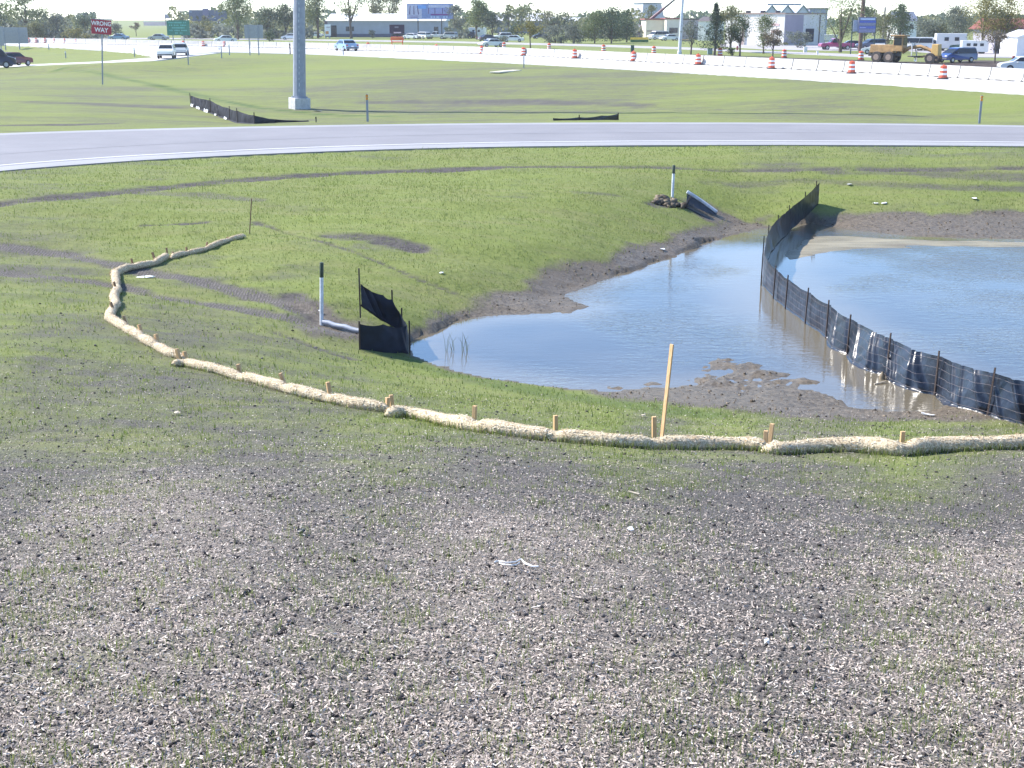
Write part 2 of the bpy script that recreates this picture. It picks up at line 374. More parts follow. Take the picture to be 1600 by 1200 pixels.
LINES = {   # name: (polyline, half width m, strength)
 'rut': [([(-60, 326), (0, 319), (150, 303), (350, 283), (550, 269), (770, 261)], .46, .95), ([(770, 261), (1100, 263), (1600, 262)], .25, .75), ([(400, 347), (480, 372), (560, 396), (640, 430), (720, 462)], .09, .6),
         ([(520, 366), (600, 376), (650, 384)], .42, .85), ([(225, 352), (270, 350), (320, 346)], .16, .9), ([(455, 462), (500, 497), (545, 515)], .34, .85), ([(430, 520), (500, 545), (550, 560)], .13, .7), ([(900, 300), (960, 305)], .3, .4), ([(0, 196), (170, 193)], .5, .8), ([(1020, 320), (1050, 314)], .3, .9), ([(1100, 285), (1250, 282), (1400, 288), (1600, 296)], .28, .35), ([(1300, 266), (1420, 268), (1600, 276)], .5, .45), ([(450, 170), (700, 172), (960, 176)], .5, .3), ([(580, 160), (800, 158), (1000, 165)], 1.2, .45), ([(60, 160), (150, 163), (260, 168)], 1.2, .4)],
 'cleat': [([(-40, 378), (0, 384), (100, 397), (175, 412), (230, 425), (320, 441), (430, 470), (470, 482)], .27, 1.), ([(-40, 420), (0, 426), (100, 433), (190, 447), (250, 463), (350, 478), (450, 497), (520, 513)], .25, 1.), ([(180, 300), (320, 305), (400, 312)], .35, .6), ([(560, 384), (680, 392)], .3, .4)],
 'lush': [([(85, 106), (160, 115), (250, 134), (330, 154), (400, 168), (480, 177), (620, 182)], .45, 1.), ([(640, 556), (759, 596), (900, 622), (1100, 648)], .5, .6)],
}
MUDP = [[(636, 525), (680, 500), (722, 477), (800, 452), (850, 426), (950, 398), (1040, 374), (1095, 352), (1128, 338), (1200, 338), (1210, 357), (1137, 374), (1044, 410), (930, 447), (910, 490), (700, 512)],
        [(850, 603), (900, 613), (960, 623), (1060, 635), (1150, 643), (1260, 652), (1400, 658), (1560, 662), (1700, 676), (1600, 640), (1400, 600), (1200, 560), (1050, 540), (1000, 590)],
        [(1262, 345), (1300, 342), (1400, 336), (1600, 334), (1750, 336), (1900, 338), (1900, 392), (1600, 382), (1350, 372), (1250, 372)],
        [(455, 470), (520, 490), (570, 500), (560, 530), (500, 515)], [(1060, 318), (1110, 318), (1160, 345), (1110, 352)]]
W_mud = [gline(P) for P in MUDP]
W_lines = {k: [(gline(p), w_, s) for p, w_, s in v] for k, v in LINES.items()}
W_dirt = wpoly([(1080, 85), (1180, 88.5), (1300, 92), (1365, 95), (1470, 98), (1530, 94), (1600, 97), (1760, 100), (1760, 150), (1600, 140), (1300, 118), (1180, 107), (1080, 96)], Z_FAR)
def cover(X, Y):
    A = {}
    g = idw(X, Y, GREEN); A['straw'] = idw(X, Y, STRAW)
    far_ = (Y > 56) & (Y < 260); mid_ = (Y > 16) & (Y <= 56)
    g = np.where(far_, g*np.clip(.50+.85*fbm(X*.07, Y*.30, 5, 57), 0, 1.05), np.where(mid_, g*np.clip(.60+.75*fbm(X*.45, Y*1.3, 5, 59), 0, 1.08), g))
    wob = .25*(fbm(X*1.3, Y*1.3, 3, 71)-.5)
    for k, L in W_lines.items():
        a = np.zeros_like(X)
        for P, w_, s in L:
            d = seg_dist(X, Y, P)+wob*min(1, w_*3)
            a = np.maximum(a, s*(1-sstep(w_*.45, w_*1.25, d)))
        if k == 'rut': a = a*np.clip(-.25+2.3*fbm(X*1.3, Y*4.5, 4, 73), 0, 1)
        A[k] = a
    mud = np.zeros_like(X); m = (Y > 14) & (Y < 60) & (np.abs(X) < 60)
    x, y = X[m], Y[m]; a = np.zeros_like(x); n3 = fbm(x*1.2, y*1.2, 3, 77)-.5
    for P in W_mud: a = np.maximum(a, sstep(-.35, .45, sdist(x, y, P)+1.1*n3))
    dsh = sdist(x, y, W_shore); a = np.maximum(a, sstep(-.30, .05, dsh+.4*n3)); mud[m] = a
    s = np.zeros_like(X); s[m] = sstep(-.3, .6, sdist(x, y, W_silt)+.8*(fbm(x*.8, y*1.6, 3, 51)-.5)); A['silt'] = s
    A['mud'] = mud
    bs = bar_side(X, Y)
    A['dirt'] = np.where((Y > 60) & (Y < 260), sstep(-1.5, 2.5, sdist(X, Y, W_dirt)+3*(fbm(X*.3, Y*.3, 3, 87)-.5)), 0)
    A['grass'] = np.clip(g*(1-mud)*(1-.9*A['rut'])*(1-.75*A['cleat'])*(1-.9*A['dirt']) + .25*A['lush']*(1-mud), 0, 1.1)
    return A

# ------------------------------------------------------------------ the ground sheet
def lines(segs):
    out = [segs[0][0]]
    for a, b, st in segs:
        n = max(1, int(round((b-a)/st))); out += list(a+(b-a)*(np.arange(n)+1)/n)
    return np.array(out)
gy = np.concatenate([[-400, -120, -40, -20, -10, -5, -1], lines([(2.0, 16, .07), (16, 44, .13), (44, 72, .35), (72, 130, 1.0), (130, 260, 2.5)]), np.geomspace(264, 7000, 34)])
hx = np.concatenate([lines([(0, 7.5, .085), (7.5, 18, .16), (18, 40, .6), (40, 110, 1.6), (110, 160, 5)]), np.geomspace(170, 6000, 26)])
gx = np.concatenate([-hx[:0:-1], hx])
GX, GY = np.meshgrid(gx, gy); gz = H(GX, GY)
nx, ny = len(gx), len(gy)
idx = np.arange(nx*ny).reshape(ny, nx)
quads = np.stack([idx[:-1, :-1], idx[:-1, 1:], idx[1:, 1:], idx[1:, :-1]], -1).reshape(-1, 4)
att = cover(GX.ravel(), GY.ravel())
# ruts are pressed into the soil
gzf = gz.ravel() - .05*att['rut']*(GY.ravel() < 60) - .03*att['cleat']
gm, nt, p = new_mat('graded soil and young grass')
v = objvec(nt)
def attr(n):
    a = nt.nodes.new('ShaderNodeAttribute'); a.attribute_name = n; return a.outputs['Fac']
n1 = noise(nt, .30, 4, .6, v); n2 = noise(nt, 1.6, 4, .65, v, .4); n3 = noise(nt, 11, 4, .7, v); n4 = noise(nt, 55, 3, .7, v); n5 = noise(nt, 140, 2, .6, v)
nst = noise(nt, .9, 4, .6, objvec(nt, (.35, 2.2, 1)))
soil = mixc(nt, maprange(nt, n4, .35, .66), (.046, .042, .039), (.170, .156, .138))
soil = mixc(nt, maprange(nt, n3, .38, .62, 0, .55), soil, (.105, .095, .092))
straw = mixc(nt, maprange(nt, n5, .4, .6), (.20, .170, .140), (.38, .330, .275))
sfac = maprange(nt, math_(nt, 'ADD', math_(nt, 'MULTIPLY', attr('straw'), .30), math_(nt, 'ADD', math_(nt, 'MULTIPLY', n5, .6), math_(nt, 'MULTIPLY', n2, .22))), .60, .74, 0, .5)
base = mixc(nt, sfac, soil, straw)
# grass
gcol = mixc(nt, maprange(nt, n3, .3, .7), (.128, .160, .040), (.212, .240, .072))
gcol = mixc(nt, maprange(nt, n1, .35, .68, 0, .75), gcol, (.172, .215, .050))
gcol = mixc(nt, maprange(nt, nst, .45, .72, 0, .6), gcol, (.215, .215, .092))
gf = math_(nt, 'ADD', math_(nt, 'MULTIPLY', attr('grass'), 1.35), math_(nt, 'ADD', math_(nt, 'MULTIPLY', n2, .75), math_(nt, 'ADD', math_(nt, 'MULTIPLY', n4, .62), math_(nt, 'MULTIPLY', nst, .95))))
gfac = maprange(nt, gf, 1.38, 2.28, 0, .96)
base = mixc(nt, gfac, base, gcol)
base = mixc(nt, math_(nt, 'MULTIPLY', attr('lush'), .75), base, (.040, .082, .026))
rut = mixc(nt, maprange(nt, n3, .35, .65), (.036, .031, .032), (.110, .096, .092))
base = mixc(nt, math_(nt, 'MULTIPLY', attr('rut'), maprange(nt, n2, .32, .58, .25, 1)), base, rut)
# bulldozer cleat prints: dark bars across the tracks
wv = nt.nodes.new('ShaderNodeTexWave'); wv.wave_type = 'BANDS'; wv.bands_direction = 'X'; wv.inputs['Scale'].default_value = 4.6; wv.inputs['Distortion'].default_value = 5; wv.inputs['Detail'].default_value = 2
nt.links.new(v, wv.inputs['Vector'])
cl = mixc(nt, maprange(nt, wv.outputs['Fac'], .3, .7), (.070, .062, .058), (.21, .19, .175))
base = mixc(nt, math_(nt, 'MULTIPLY', attr('cleat'), maprange(nt, n3, .40, .62, .05, .62)), base, cl)
mud = mixc(nt, maprange(nt, n3, .3, .7), (.066, .053, .037), (.205, .168, .120))
mud = mixc(nt, maprange(nt, n1, .4, .6, 0, .5), mud, (.155, .120, .080))
base = mixc(nt, math_(nt, 'MULTIPLY', attr('mud'), .96), base, mud)
silt = mixc(nt, maprange(nt, noise(nt, 1.2, 4, .6, objvec(nt, (.5, 4, 1))), .35, .65), (.20, .175, .115), (.34, .30, .205))
base = mixc(nt, attr('silt'), base, silt)
dirt = mixc(nt, maprange(nt, n2, .35, .65), (.030, .022, .020), (.085, .06, .05))
base = mixc(nt, attr('dirt'), base, dirt)
nt.links.new(base, p.inputs['Base Color'])
wet = math_(nt, 'MAXIMUM', math_(nt, 'MULTIPLY', attr('mud'), .55), math_(nt, 'MULTIPLY', attr('silt'), .6))
nt.links.new(math_(nt, 'SUBTRACT', .95, wet), p.inputs['Roughness']); p.inputs['Specular IOR Level'].default_value = .25
b1 = nt.nodes.new('ShaderNodeBump'); b1.inputs['Strength'].default_value = .6; b1.inputs['Distance'].default_value = .03
nt.links.new(math_(nt, 'ADD', math_(nt, 'MULTIPLY', n3, 1.2), math_(nt, 'ADD', n4, math_(nt, 'MULTIPLY', n5, .4))), b1.inputs['Height']); nt.links.new(b1.outputs[0], p.inputs['Normal'])
ground = np_mesh('ground', np.stack([GX.ravel(), GY.ravel(), gzf], -1), quads, 4, gm, smooth=True); tag(ground, kind='structure')
for k in ('grass', 'straw', 'mud', 'silt', 'rut', 'cleat', 'lush', 'dirt'):
    a = ground.data.attributes.new(k, 'FLOAT', 'POINT'); a.data.foreach_set('value', att[k].astype(np.float32))

# ------------------------------------------------------------------ pond water
wm, nt, p = new_mat('muddy pond water'); v = objvec(nt)
nb = noise(nt, .5, 3, .5, v)
wa = nt.nodes.new('ShaderNodeAttribute'); wa.attribute_name = 'turbid'
nt.links.new(mixc(nt, wa.outputs['Fac'], mixc(nt, maprange(nt, nb, .35, .65), (.046, .040, .029), (.062, .054, .040)), (.150, .128, .088)), p.inputs['Base Color'])
p.inputs['IOR'].default_value = 2.3; p.inputs['Roughness'].default_value = .035
hgt = math_(nt, 'ADD', noise(nt, 1., 3, .6, objvec(nt, (2.2, 5.5, 1))), math_(nt, 'MULTIPLY', noise(nt, 1., 2, .6, objvec(nt, (7, 17, 1))), .5))
calm = maprange(nt, noise(nt, .22, 2, .5, v), .38, .62, .12, 1.)
bb = nt.nodes.new('ShaderNodeBump'); bb.inputs['Distance'].default_value = .03; nt.links.new(hgt, bb.inputs['Height'])
nt.links.new(math_(nt, 'MULTIPLY', calm, .42), bb.inputs['Strength']); nt.links.new(bb.outputs[0], p.inputs['Normal'])
wx = lines([(-7, 45, .5)]); wy = lines([(17, 50, .5)]); WX, WY = np.meshgrid(wx, wy)
keep = sdist(WX.ravel(), WY.ravel(), W_shore) > -2.5
wi = np.arange(WX.size).reshape(WX.shape); q = np.stack([wi[:-1, :-1], wi[:-1, 1:], wi[1:, 1:], wi[1:, :-1]], -1).reshape(-1, 4)
q = q[keep[q].any(1)]; used, inv = np.unique(q, return_inverse=True)
wob_ = tag(np_mesh('water', np.stack([WX.ravel()[used], WY.ravel()[used], np.zeros(len(used))], -1), inv.reshape(-1, 4), 4, wm, smooth=True), kind='structure')
ux, uy = WX.ravel()[used], WY.ravel()[used]; FL = wpoly([(1190, 400), (1192, 446), (1213, 467), (1263, 506), (1329, 553), (1390, 587), (1466, 617), (1547, 646)], 0)
sh_ = np.maximum(1-sstep(.5, 2.3, seg_dist(ux, uy, FL)+.8*(fbm(ux*.9, uy*.9, 3, 19)-.5)), .8*(1-sstep(.1, 1.3, np.abs(sdist(ux, uy, W_shore)))))
a = wob_.data.attributes.new('turbid', 'FLOAT', 'POINT'); a.data.foreach_set('value', sh_.astype(np.float32))

# ------------------------------------------------------------------ roads
def road_mat(name, c0, c1, rough=.8):
    m, nt, p = new_mat(name); v = objvec(nt)
    a = noise(nt, .35, 4, .6, v); b = noise(nt, 14, 4, .7, v); st = noise(nt, .6, 3, .6, objvec(nt, (.15, 1.6, 1)))
    c = mixc(nt, maprange(nt, a, .3, .7), c0, c1); c = mixc(nt, maprange(nt, b, .3, .7, 0, .35), c, tuple(x*.75 for x in c0))
    c = mixc(nt, maprange(nt, st, .5, .7, 0, .35), c, tuple(x*.86 for x in c0))
    nt.links.new(c, p.inputs['Base Color']); p.inputs['Roughness'].default_value = rough
    bp = nt.nodes.new('ShaderNodeBump'); bp.inputs['Strength'].default_value = .25; bp.inputs['Distance'].default_value = .01
    nt.links.new(b, bp.inputs['Height']); nt.links.new(bp.outputs[0], p.inputs['Normal']); return m
asph = road_mat('ramp pavement', (.190, .186, .200), (.225, .220, .235))
conc = road_mat('highway concrete', (.46, .45, .44), (.53, .52, .51))
def resample(P, n):
    P = np.array(P, float); s = np.r_[0, np.cumsum(np.linalg.norm(np.diff(P, axis=0), axis=1))]
    # smooth a coarse polyline
    t = np.linspace(0, s[-1], n); Q = np.stack([np.interp(t, s, P[:, i]) for i in range(P.shape[1])], -1)
    k = max(1, n//len(P)//2)
    for _ in range(3):
        for _ in range(k): Q[1:-1] = .25*Q[:-2]+.5*Q[1:-1]+.25*Q[2:]
    return Q
def strip(name, A, B, za, zb, m, kind='structure', thick=.12, parent=None):
    n = len(A); V = [(*a, za) for a in A]+[(*b, zb) for b in B]
    f = [(i, i+1, n+i+1, n+i) for i in range(n-1)]
    if thick:
        V += [(*a, za-thick) for a in A]+[(*b, zb-thick) for b in B]
        f += [(i, 2*n+i, 2*n+i+1, i+1) for i in range(n-1)]+[(n+i, n+i+1, 3*n+i+1, 3*n+i) for i in range(n-1)]
    o = MB().add(V, f).build(name, m, parent)
    return tag(o, kind=kind) if kind else o
rn = resample(wpoly(ROAD_NEAR, Z_ROAD), 120); rf = resample(wpoly(ROAD_FAR, Z_ROAD), 120)
strip('ramp_road', rn, rf, Z_ROAD, Z_ROAD, asph)
def between(a, b): return rn+(rf-rn)*0 + (rf-rn)/np.linalg.norm(rf-rn, axis=1)[:, None]*a, rn+(rf-rn)/np.linalg.norm(rf-rn, axis=1)[:, None]*b
shoulder = road_mat('pale concrete shoulder', (.27, .27, .28), (.32, .32, .33))
white = M('road paint white', (.80, .80, .80), .6, var=.08)
A_, B_ = between(.0, 1.35); strip('road_shoulder', A_+(B_-A_)*.02, B_, Z_ROAD+.004, Z_ROAD+.004, shoulder, thick=0)
A_, B_ = between(5.6, 5.67); strip('road_joint', A_, B_, Z_ROAD+.004, Z_ROAD+.004, M('lane joint', (.13, .13, .14), .8), thick=0)
A_, B_ = between(1.75, 1.87); strip('road_edge_line', A_, B_, Z_ROAD+.005, Z_ROAD+.005, white, thick=0)
fe = rf-rn; fl = np.linalg.norm(fe, axis=1)[:, None]; fe = fe/fl
strip('road_shoulder', rf-fe*1.0, rf-fe*.02, Z_ROAD+.004, Z_ROAD+.004, shoulder, thick=0)
jt = M('pavement joint sealant', (.20, .20, .215), .8)
jm = MB()
for k in range(3, 70, 1):    # transverse rumble and joint cuts in the near shoulder
    a, b = rn[k], rn[k]+fe[k]*1.3; t = np.array([fe[k][1], -fe[k][0]])*.022
    jm.add([(*(a+fe[k]*.15-t), Z_ROAD+.008), (*(a+fe[k]*.15+t), Z_ROAD+.008), (*(b+t), Z_ROAD+.008), (*(b-t), Z_ROAD+.008)], [(0, 1, 2, 3)])
def poly_sheet(name, P2, zs, m, thick=.15):
    pts = [Vector((x, y, z)) for (x, y), z in zip(P2, zs)]
    tris = tessellate_polygon([pts]); n = len(pts)
    V = [tuple(q) for q in pts]+[(q.x, q.y, q.z-thick) for q in pts]
    f = [tuple(t) for t in tris]+[(i, i+n, (i+1) % n+n, (i+1) % n) for i in range(n)]
    me = bpy.data.meshes.new(name); me.from_pydata(V, [], f); me.materials.append(m)
    bm = bmesh.new(); bm.from_mesh(me); bmesh.ops.recalc_face_normals(bm, faces=bm.faces)
    if sum(f_.normal.z*f_.calc_area() for f_ in bm.faces) < 0: bmesh.ops.reverse_faces(bm, faces=bm.faces)
    bm.to_mesh(me); bm.free()
    o = bpy.data.objects.new(name, me); COL.objects.link(o); return tag(o, kind='structure')
hb = resample(W_bar, 60); back = hb + np.array([.45, .9])*.8
poly_sheet('highway', [tuple(q) for q in back]+[tuple(q) for q in wpoly(HWY_NEAR[::-1], Z_HWY)], [Z_HWY]*(60+len(HWY_NEAR)), conc)
poly_sheet('exit_ramp', W_ramp, [q[2]+.012 for q in ramp_pts], conc)
# painted line and tyre-darkened joint along the highway
hw_n = resample([tuple(q) for q in wpoly([c for c in HWY_NEAR if c[0] >= 340], Z_HWY)], 50)
dirv = np.gradient(hw_n, axis=0); nrm = np.stack([-dirv[:, 1], dirv[:, 0]], -1); nrm /= np.linalg.norm(nrm, axis=1)[:, None]
if (nrm[:, 1] < 0).mean() > .5: nrm = -nrm
strip('highway_edge_line', hw_n+nrm*2.6, hw_n+nrm*2.78, Z_HWY+.005, Z_HWY+.005, white, thick=0)
strip('highway_joint', hw_n+nrm*6.0, hw_n+nrm*6.07, Z_HWY+.005, Z_HWY+.005, jt, thick=0)
# frontage road and drives beyond the barrier
def gf(px, py): return tuple(at(px, py, Z_FAR)[:2])
pale = road_mat('frontage road', (.34, .32, .33), (.40, .38, .39))
strip('frontage_road', [gf(*c) for c in [(-100, 59.5), (300, 61.5), (480, 63.5), (700, 67), (900, 72), (1060, 77), (1200, 83), (1400, 91.5)]], [gf(*c) for c in [(-100, 58), (300, 59.8), (480, 61.8), (700, 64.8), (900, 69), (1060, 74), (1200, 80), (1400, 87.5)]], Z_FAR+.05, Z_FAR+.05, pale)
strip('business_drive', [gf(*c) for c in [(1125, 73), (1200, 77.5), (1300, 79.5), (1420, 80), (1520, 90), (1700, 92)]], [gf(*c) for c in [(1125, 69), (1200, 68.5), (1300, 70.5), (1420, 73), (1520, 81), (1700, 83)]], Z_FAR+.055, Z_FAR+.055, pale)

# ================================================================== LOOSE COVER ON THE NEAR SLOPE
def samp(n, y0, y1, pw, xk=.45, xo=1.5):
    u = RNG.random(n); y = (y0**(1-pw)+(y1**(1-pw)-y0**(1-pw))*u)**(1/(1-pw)) if pw != 1 else y0*(y1/y0)**u
    x = (RNG.random(n)*2-1)*(xk*y+xo); return x, y
GI = {}
def gridlook(x, y, arr):       # bilinear lookup on the ground sheet
    i = np.clip(np.searchsorted(gx, x)-1, 0, nx-2); j = np.clip(np.searchsorted(gy, y)-1, 0, ny-2)
    fx = (x-gx[i])/(gx[i+1]-gx[i]); fy = (y-gy[j])/(gy[j+1]-gy[j]); a = arr.reshape(ny, nx)
    return (a[j, i]*(1-fx)+a[j, i+1]*fx)*(1-fy)+(a[j+1, i]*(1-fx)+a[j+1, i+1]*fx)*fy
def rotm(n):
    q = RNG.normal(size=(n, 4)); q /= np.linalg.norm(q, axis=1)[:, None]; a, b, c, d = q.T
    return np.stack([np.stack([1-2*(c*c+d*d), 2*(b*c-a*d), 2*(b*d+a*c)], -1), np.stack([2*(b*c+a*d), 1-2*(b*b+d*d), 2*(c*d-a*b)], -1), np.stack([2*(b*d-a*c), 2*(c*d+a*b), 1-2*(b*b+c*c)], -1)], 1)
# straw chips
x, y = samp(560000, 2.6, 20, 1.15)
k = (RNG.random(len(x)) < .08+.80*gridlook(x, y, att['straw'])*(.30+1.25*fbm(x*1.9, y*1.9, 4, 81)**1.6))
x, y = x[k], y[k]; n = len(x); z = gridlook(x, y, gzf)
L = RNG.gamma(3, .0017, n)+.0025; Wd = RNG.uniform(.0012, .0029, n)*(1+.05*y); a = RNG.random(n)*6.283; t = RNG.normal(0, .28, n); rl = RNG.normal(0, .5, n)
ux = np.stack([np.cos(a)*np.cos(t), np.sin(a)*np.cos(t), np.sin(t)], -1)*L[:, None]
wxv = np.stack([-np.sin(a)*np.cos(rl), np.cos(a)*np.cos(rl), np.sin(rl)], -1)*Wd[:, None]
c = np.stack([x, y, z+.006+RNG.random(n)*.010], -1)
V = np.stack([c-ux-wxv, c+ux-wxv*.8, c+ux+wxv*.8, c-ux+wxv], 1).reshape(-1, 3)
straw_m = island_mat('straw mulch', [(0, (.13, .11, .10)), (.35, (.26, .215, .185)), (.70, (.43, .36, .31)), (.93, (.56, .49, .42)), (1, (.72, .68, .62))], .7)
tag(np_mesh('straw_mulch', V, np.arange(4*n), 4, straw_m), kind='stuff')
# soil clods
ico = bmesh.new(); bmesh.ops.create_icosphere(ico, subdivisions=1, radius=1)
IV = np.array([q.co for q in ico.verts]); IF = np.array([[q.index for q in f.verts] for f in ico.faces]); ico.free()
def clods(name, x, y, rad, m, zarr=gzf):
    n = len(x); z = gridlook(x, y, zarr)
    V = np.einsum('nij,vj->nvi', rotm(n), IV)*(rad[:, None]*RNG.uniform(.45, 1.45, (n, 12)))[..., None]
    V[..., 2] *= .75; V += np.stack([x, y, z+rad*.22], -1)[:, None]
    return np_mesh(name, V.reshape(-1, 3), (IF[None]+12*np.arange(n)[:, None, None]).reshape(-1), 3, m)
x, y = samp(300000, 2.6, 24, 1.2)
g_ = gridlook(x, y, att['grass']); k = (RNG.random(len(x)) < .95-.75*g_) & (gridlook(x, y, att['mud']) < .5)
x, y = x[k], y[k]; rad = np.clip(RNG.pareto(2.9, len(x))*.0028+.0022, 0, .017)*(1+.02*y)
clod_m = island_mat('soil clods', [(0, (.024, .021, .022)), (.4, (.070, .063, .061)), (.8, (.135, .121, .112)), (1, (.25, .225, .205))], .95, spec=.15)
tag(clods('soil_clods', x, y, rad, clod_m), kind='stuff')
x = RNG.uniform(-9, 30, 110000); y = RNG.uniform(17, 50, 110000)
mu = gridlook(x, y, att['mud']); zz = gridlook(x, y, gzf); k = (mu > .5) & (zz > .012) & (gridlook(x, y, att['silt']) < .3) & (RNG.random(len(x)) < .8)
x, y = x[k], y[k]; rad = np.clip(RNG.pareto(2.5, len(x))*.006+.006, 0, .032)
mud_m = island_mat('mud lumps', [(0, (.038, .029, .020)), (.5, (.105, .080, .052)), (1, (.22, .175, .115))], .6, spec=.35)
tag(clods('mud_lumps', x, y, rad, mud_m), kind='stuff')
# grass
grass_m = island_mat('young grass blades', [(0, (.130, .172, .044)), (.4, (.180, .235, .060)), (.8, (.240, .285, .085)), (1, (.33, .32, .14))], .6, trans=.45)
def blades(name, x, y, h, wd, lean=.35, zarr=gzf, base=-.004):
    n = len(x); z = gridlook(x, y, zarr); a = RNG.random(n)*6.283; b = RNG.random(n)*6.283; ln = np.abs(RNG.normal(0, lean, n))*h
    wv_ = np.stack([np.cos(a), np.sin(a), 0*a], -1)*(wd/2)[:, None]
    c = np.stack([x, y, z+base], -1); mid = c+np.stack([np.cos(b)*ln*.35, np.sin(b)*ln*.35, h*.6], -1); tip = c+np.stack([np.cos(b)*ln, np.sin(b)*ln, h], -1)
    V = np.stack([c-wv_, c+wv_, mid+wv_*.7, tip, mid-wv_*.7], 1).reshape(-1, 3); i = np.arange(n)[:, None]*5
    F_ = np.concatenate([i+np.array([[0, 1, 2]]), i+np.array([[0, 2, 4]]), i+np.array([[4, 2, 3]])], 1).reshape(-1)
    return np_mesh(name, V, F_, 3, grass_m)
xs, ys, hs, wds = [], [], [], []
# near slope: sparse sprouting clumps
cx, cy = samp(21000, 2.8, 20, 1.15); g_ = gridlook(cx, cy, att['grass'])*(.35+1.6*fbm(cx*.9, cy*.9, 3, 91)**2*2)
k = RNG.random(len(cx)) < np.clip(g_*1.0, 0, 1); cx, cy = cx[k], cy[k]; m_ = RNG.poisson(9, len(cx))+2
x = np.repeat(cx, m_)+RNG.normal(0, .06, m_.sum()); y = np.repeat(cy, m_)+RNG.normal(0, .06, m_.sum())
xs.append(x); ys.append(y); hs.append(RNG.gamma(5, .0075, len(x))+.010); wds.append(RNG.uniform(.002, .0042, len(x))*(1+.03*y))
# mid ground: closer turf out to the ramp
x = RNG.uniform(-26, 26, 420000); y = 13+(52-13)*RNG.random(420000)**.8
g_ = gridlook(x, y, att['grass'])*(.35+1.3*fbm(x*1.2, y*1.2, 3, 93)); k = (RNG.random(len(x)) < g_*.7) & (gridlook(x, y, gzf) > .03) & (np.abs(x) < .45*y+2) & (sdist(x, y, W_road) < -.1)
x, y = x[k], y[k]; xs.append(x); ys.append(y); hs.append((RNG.gamma(5, .007, len(x))+.010)*(.45+1.3*fbm(x*.9, y*.9, 3, 97)**1.0)); wds.append(RNG.uniform(.010, .020, len(x)))
GR = tuple(np.concatenate(q) for q in (xs, ys, hs, wds))
tag(blades('grass', *GR), kind='stuff')
# ================================================================== STRAW WATTLES
wat_m, nt, p = new_mat('straw wattle skin'); v = objvec(nt)
s1 = noise(nt, 55, 3, .7, v); s2 = noise(nt, 8, 3, .6, v)
c = mixc(nt, maprange(nt, s1, .34, .64), (.27, .185, .10), (.70, .60, .42)); c = mixc(nt, maprange(nt, s2, .35, .65, 0, .5), c, (.60, .50, .34))
nt.links.new(c, p.inputs['Base Color']); p.inputs['Roughness'].default_value = .85
b = nt.nodes.new('ShaderNodeBump'); b.inputs['Strength'].default_value = .9; b.inputs['Distance'].default_value = .015
nt.links.new(s1, b.inputs['Height']); nt.links.new(b.outputs[0], p.inputs['Normal'])
wchip = island_mat('straw fibres', [(0, (.32, .22, .12)), (.4, (.62, .51, .34)), (.8, (.76, .67, .50)), (1, (.84, .78, .64))], .7)
def centre_to_ground(px, py, r):
    h = ground_hit(px, py); off = r*.95*F/np.linalg.norm(h-[0, 0, CAM_Z]); return ground_hit(px, py+off)
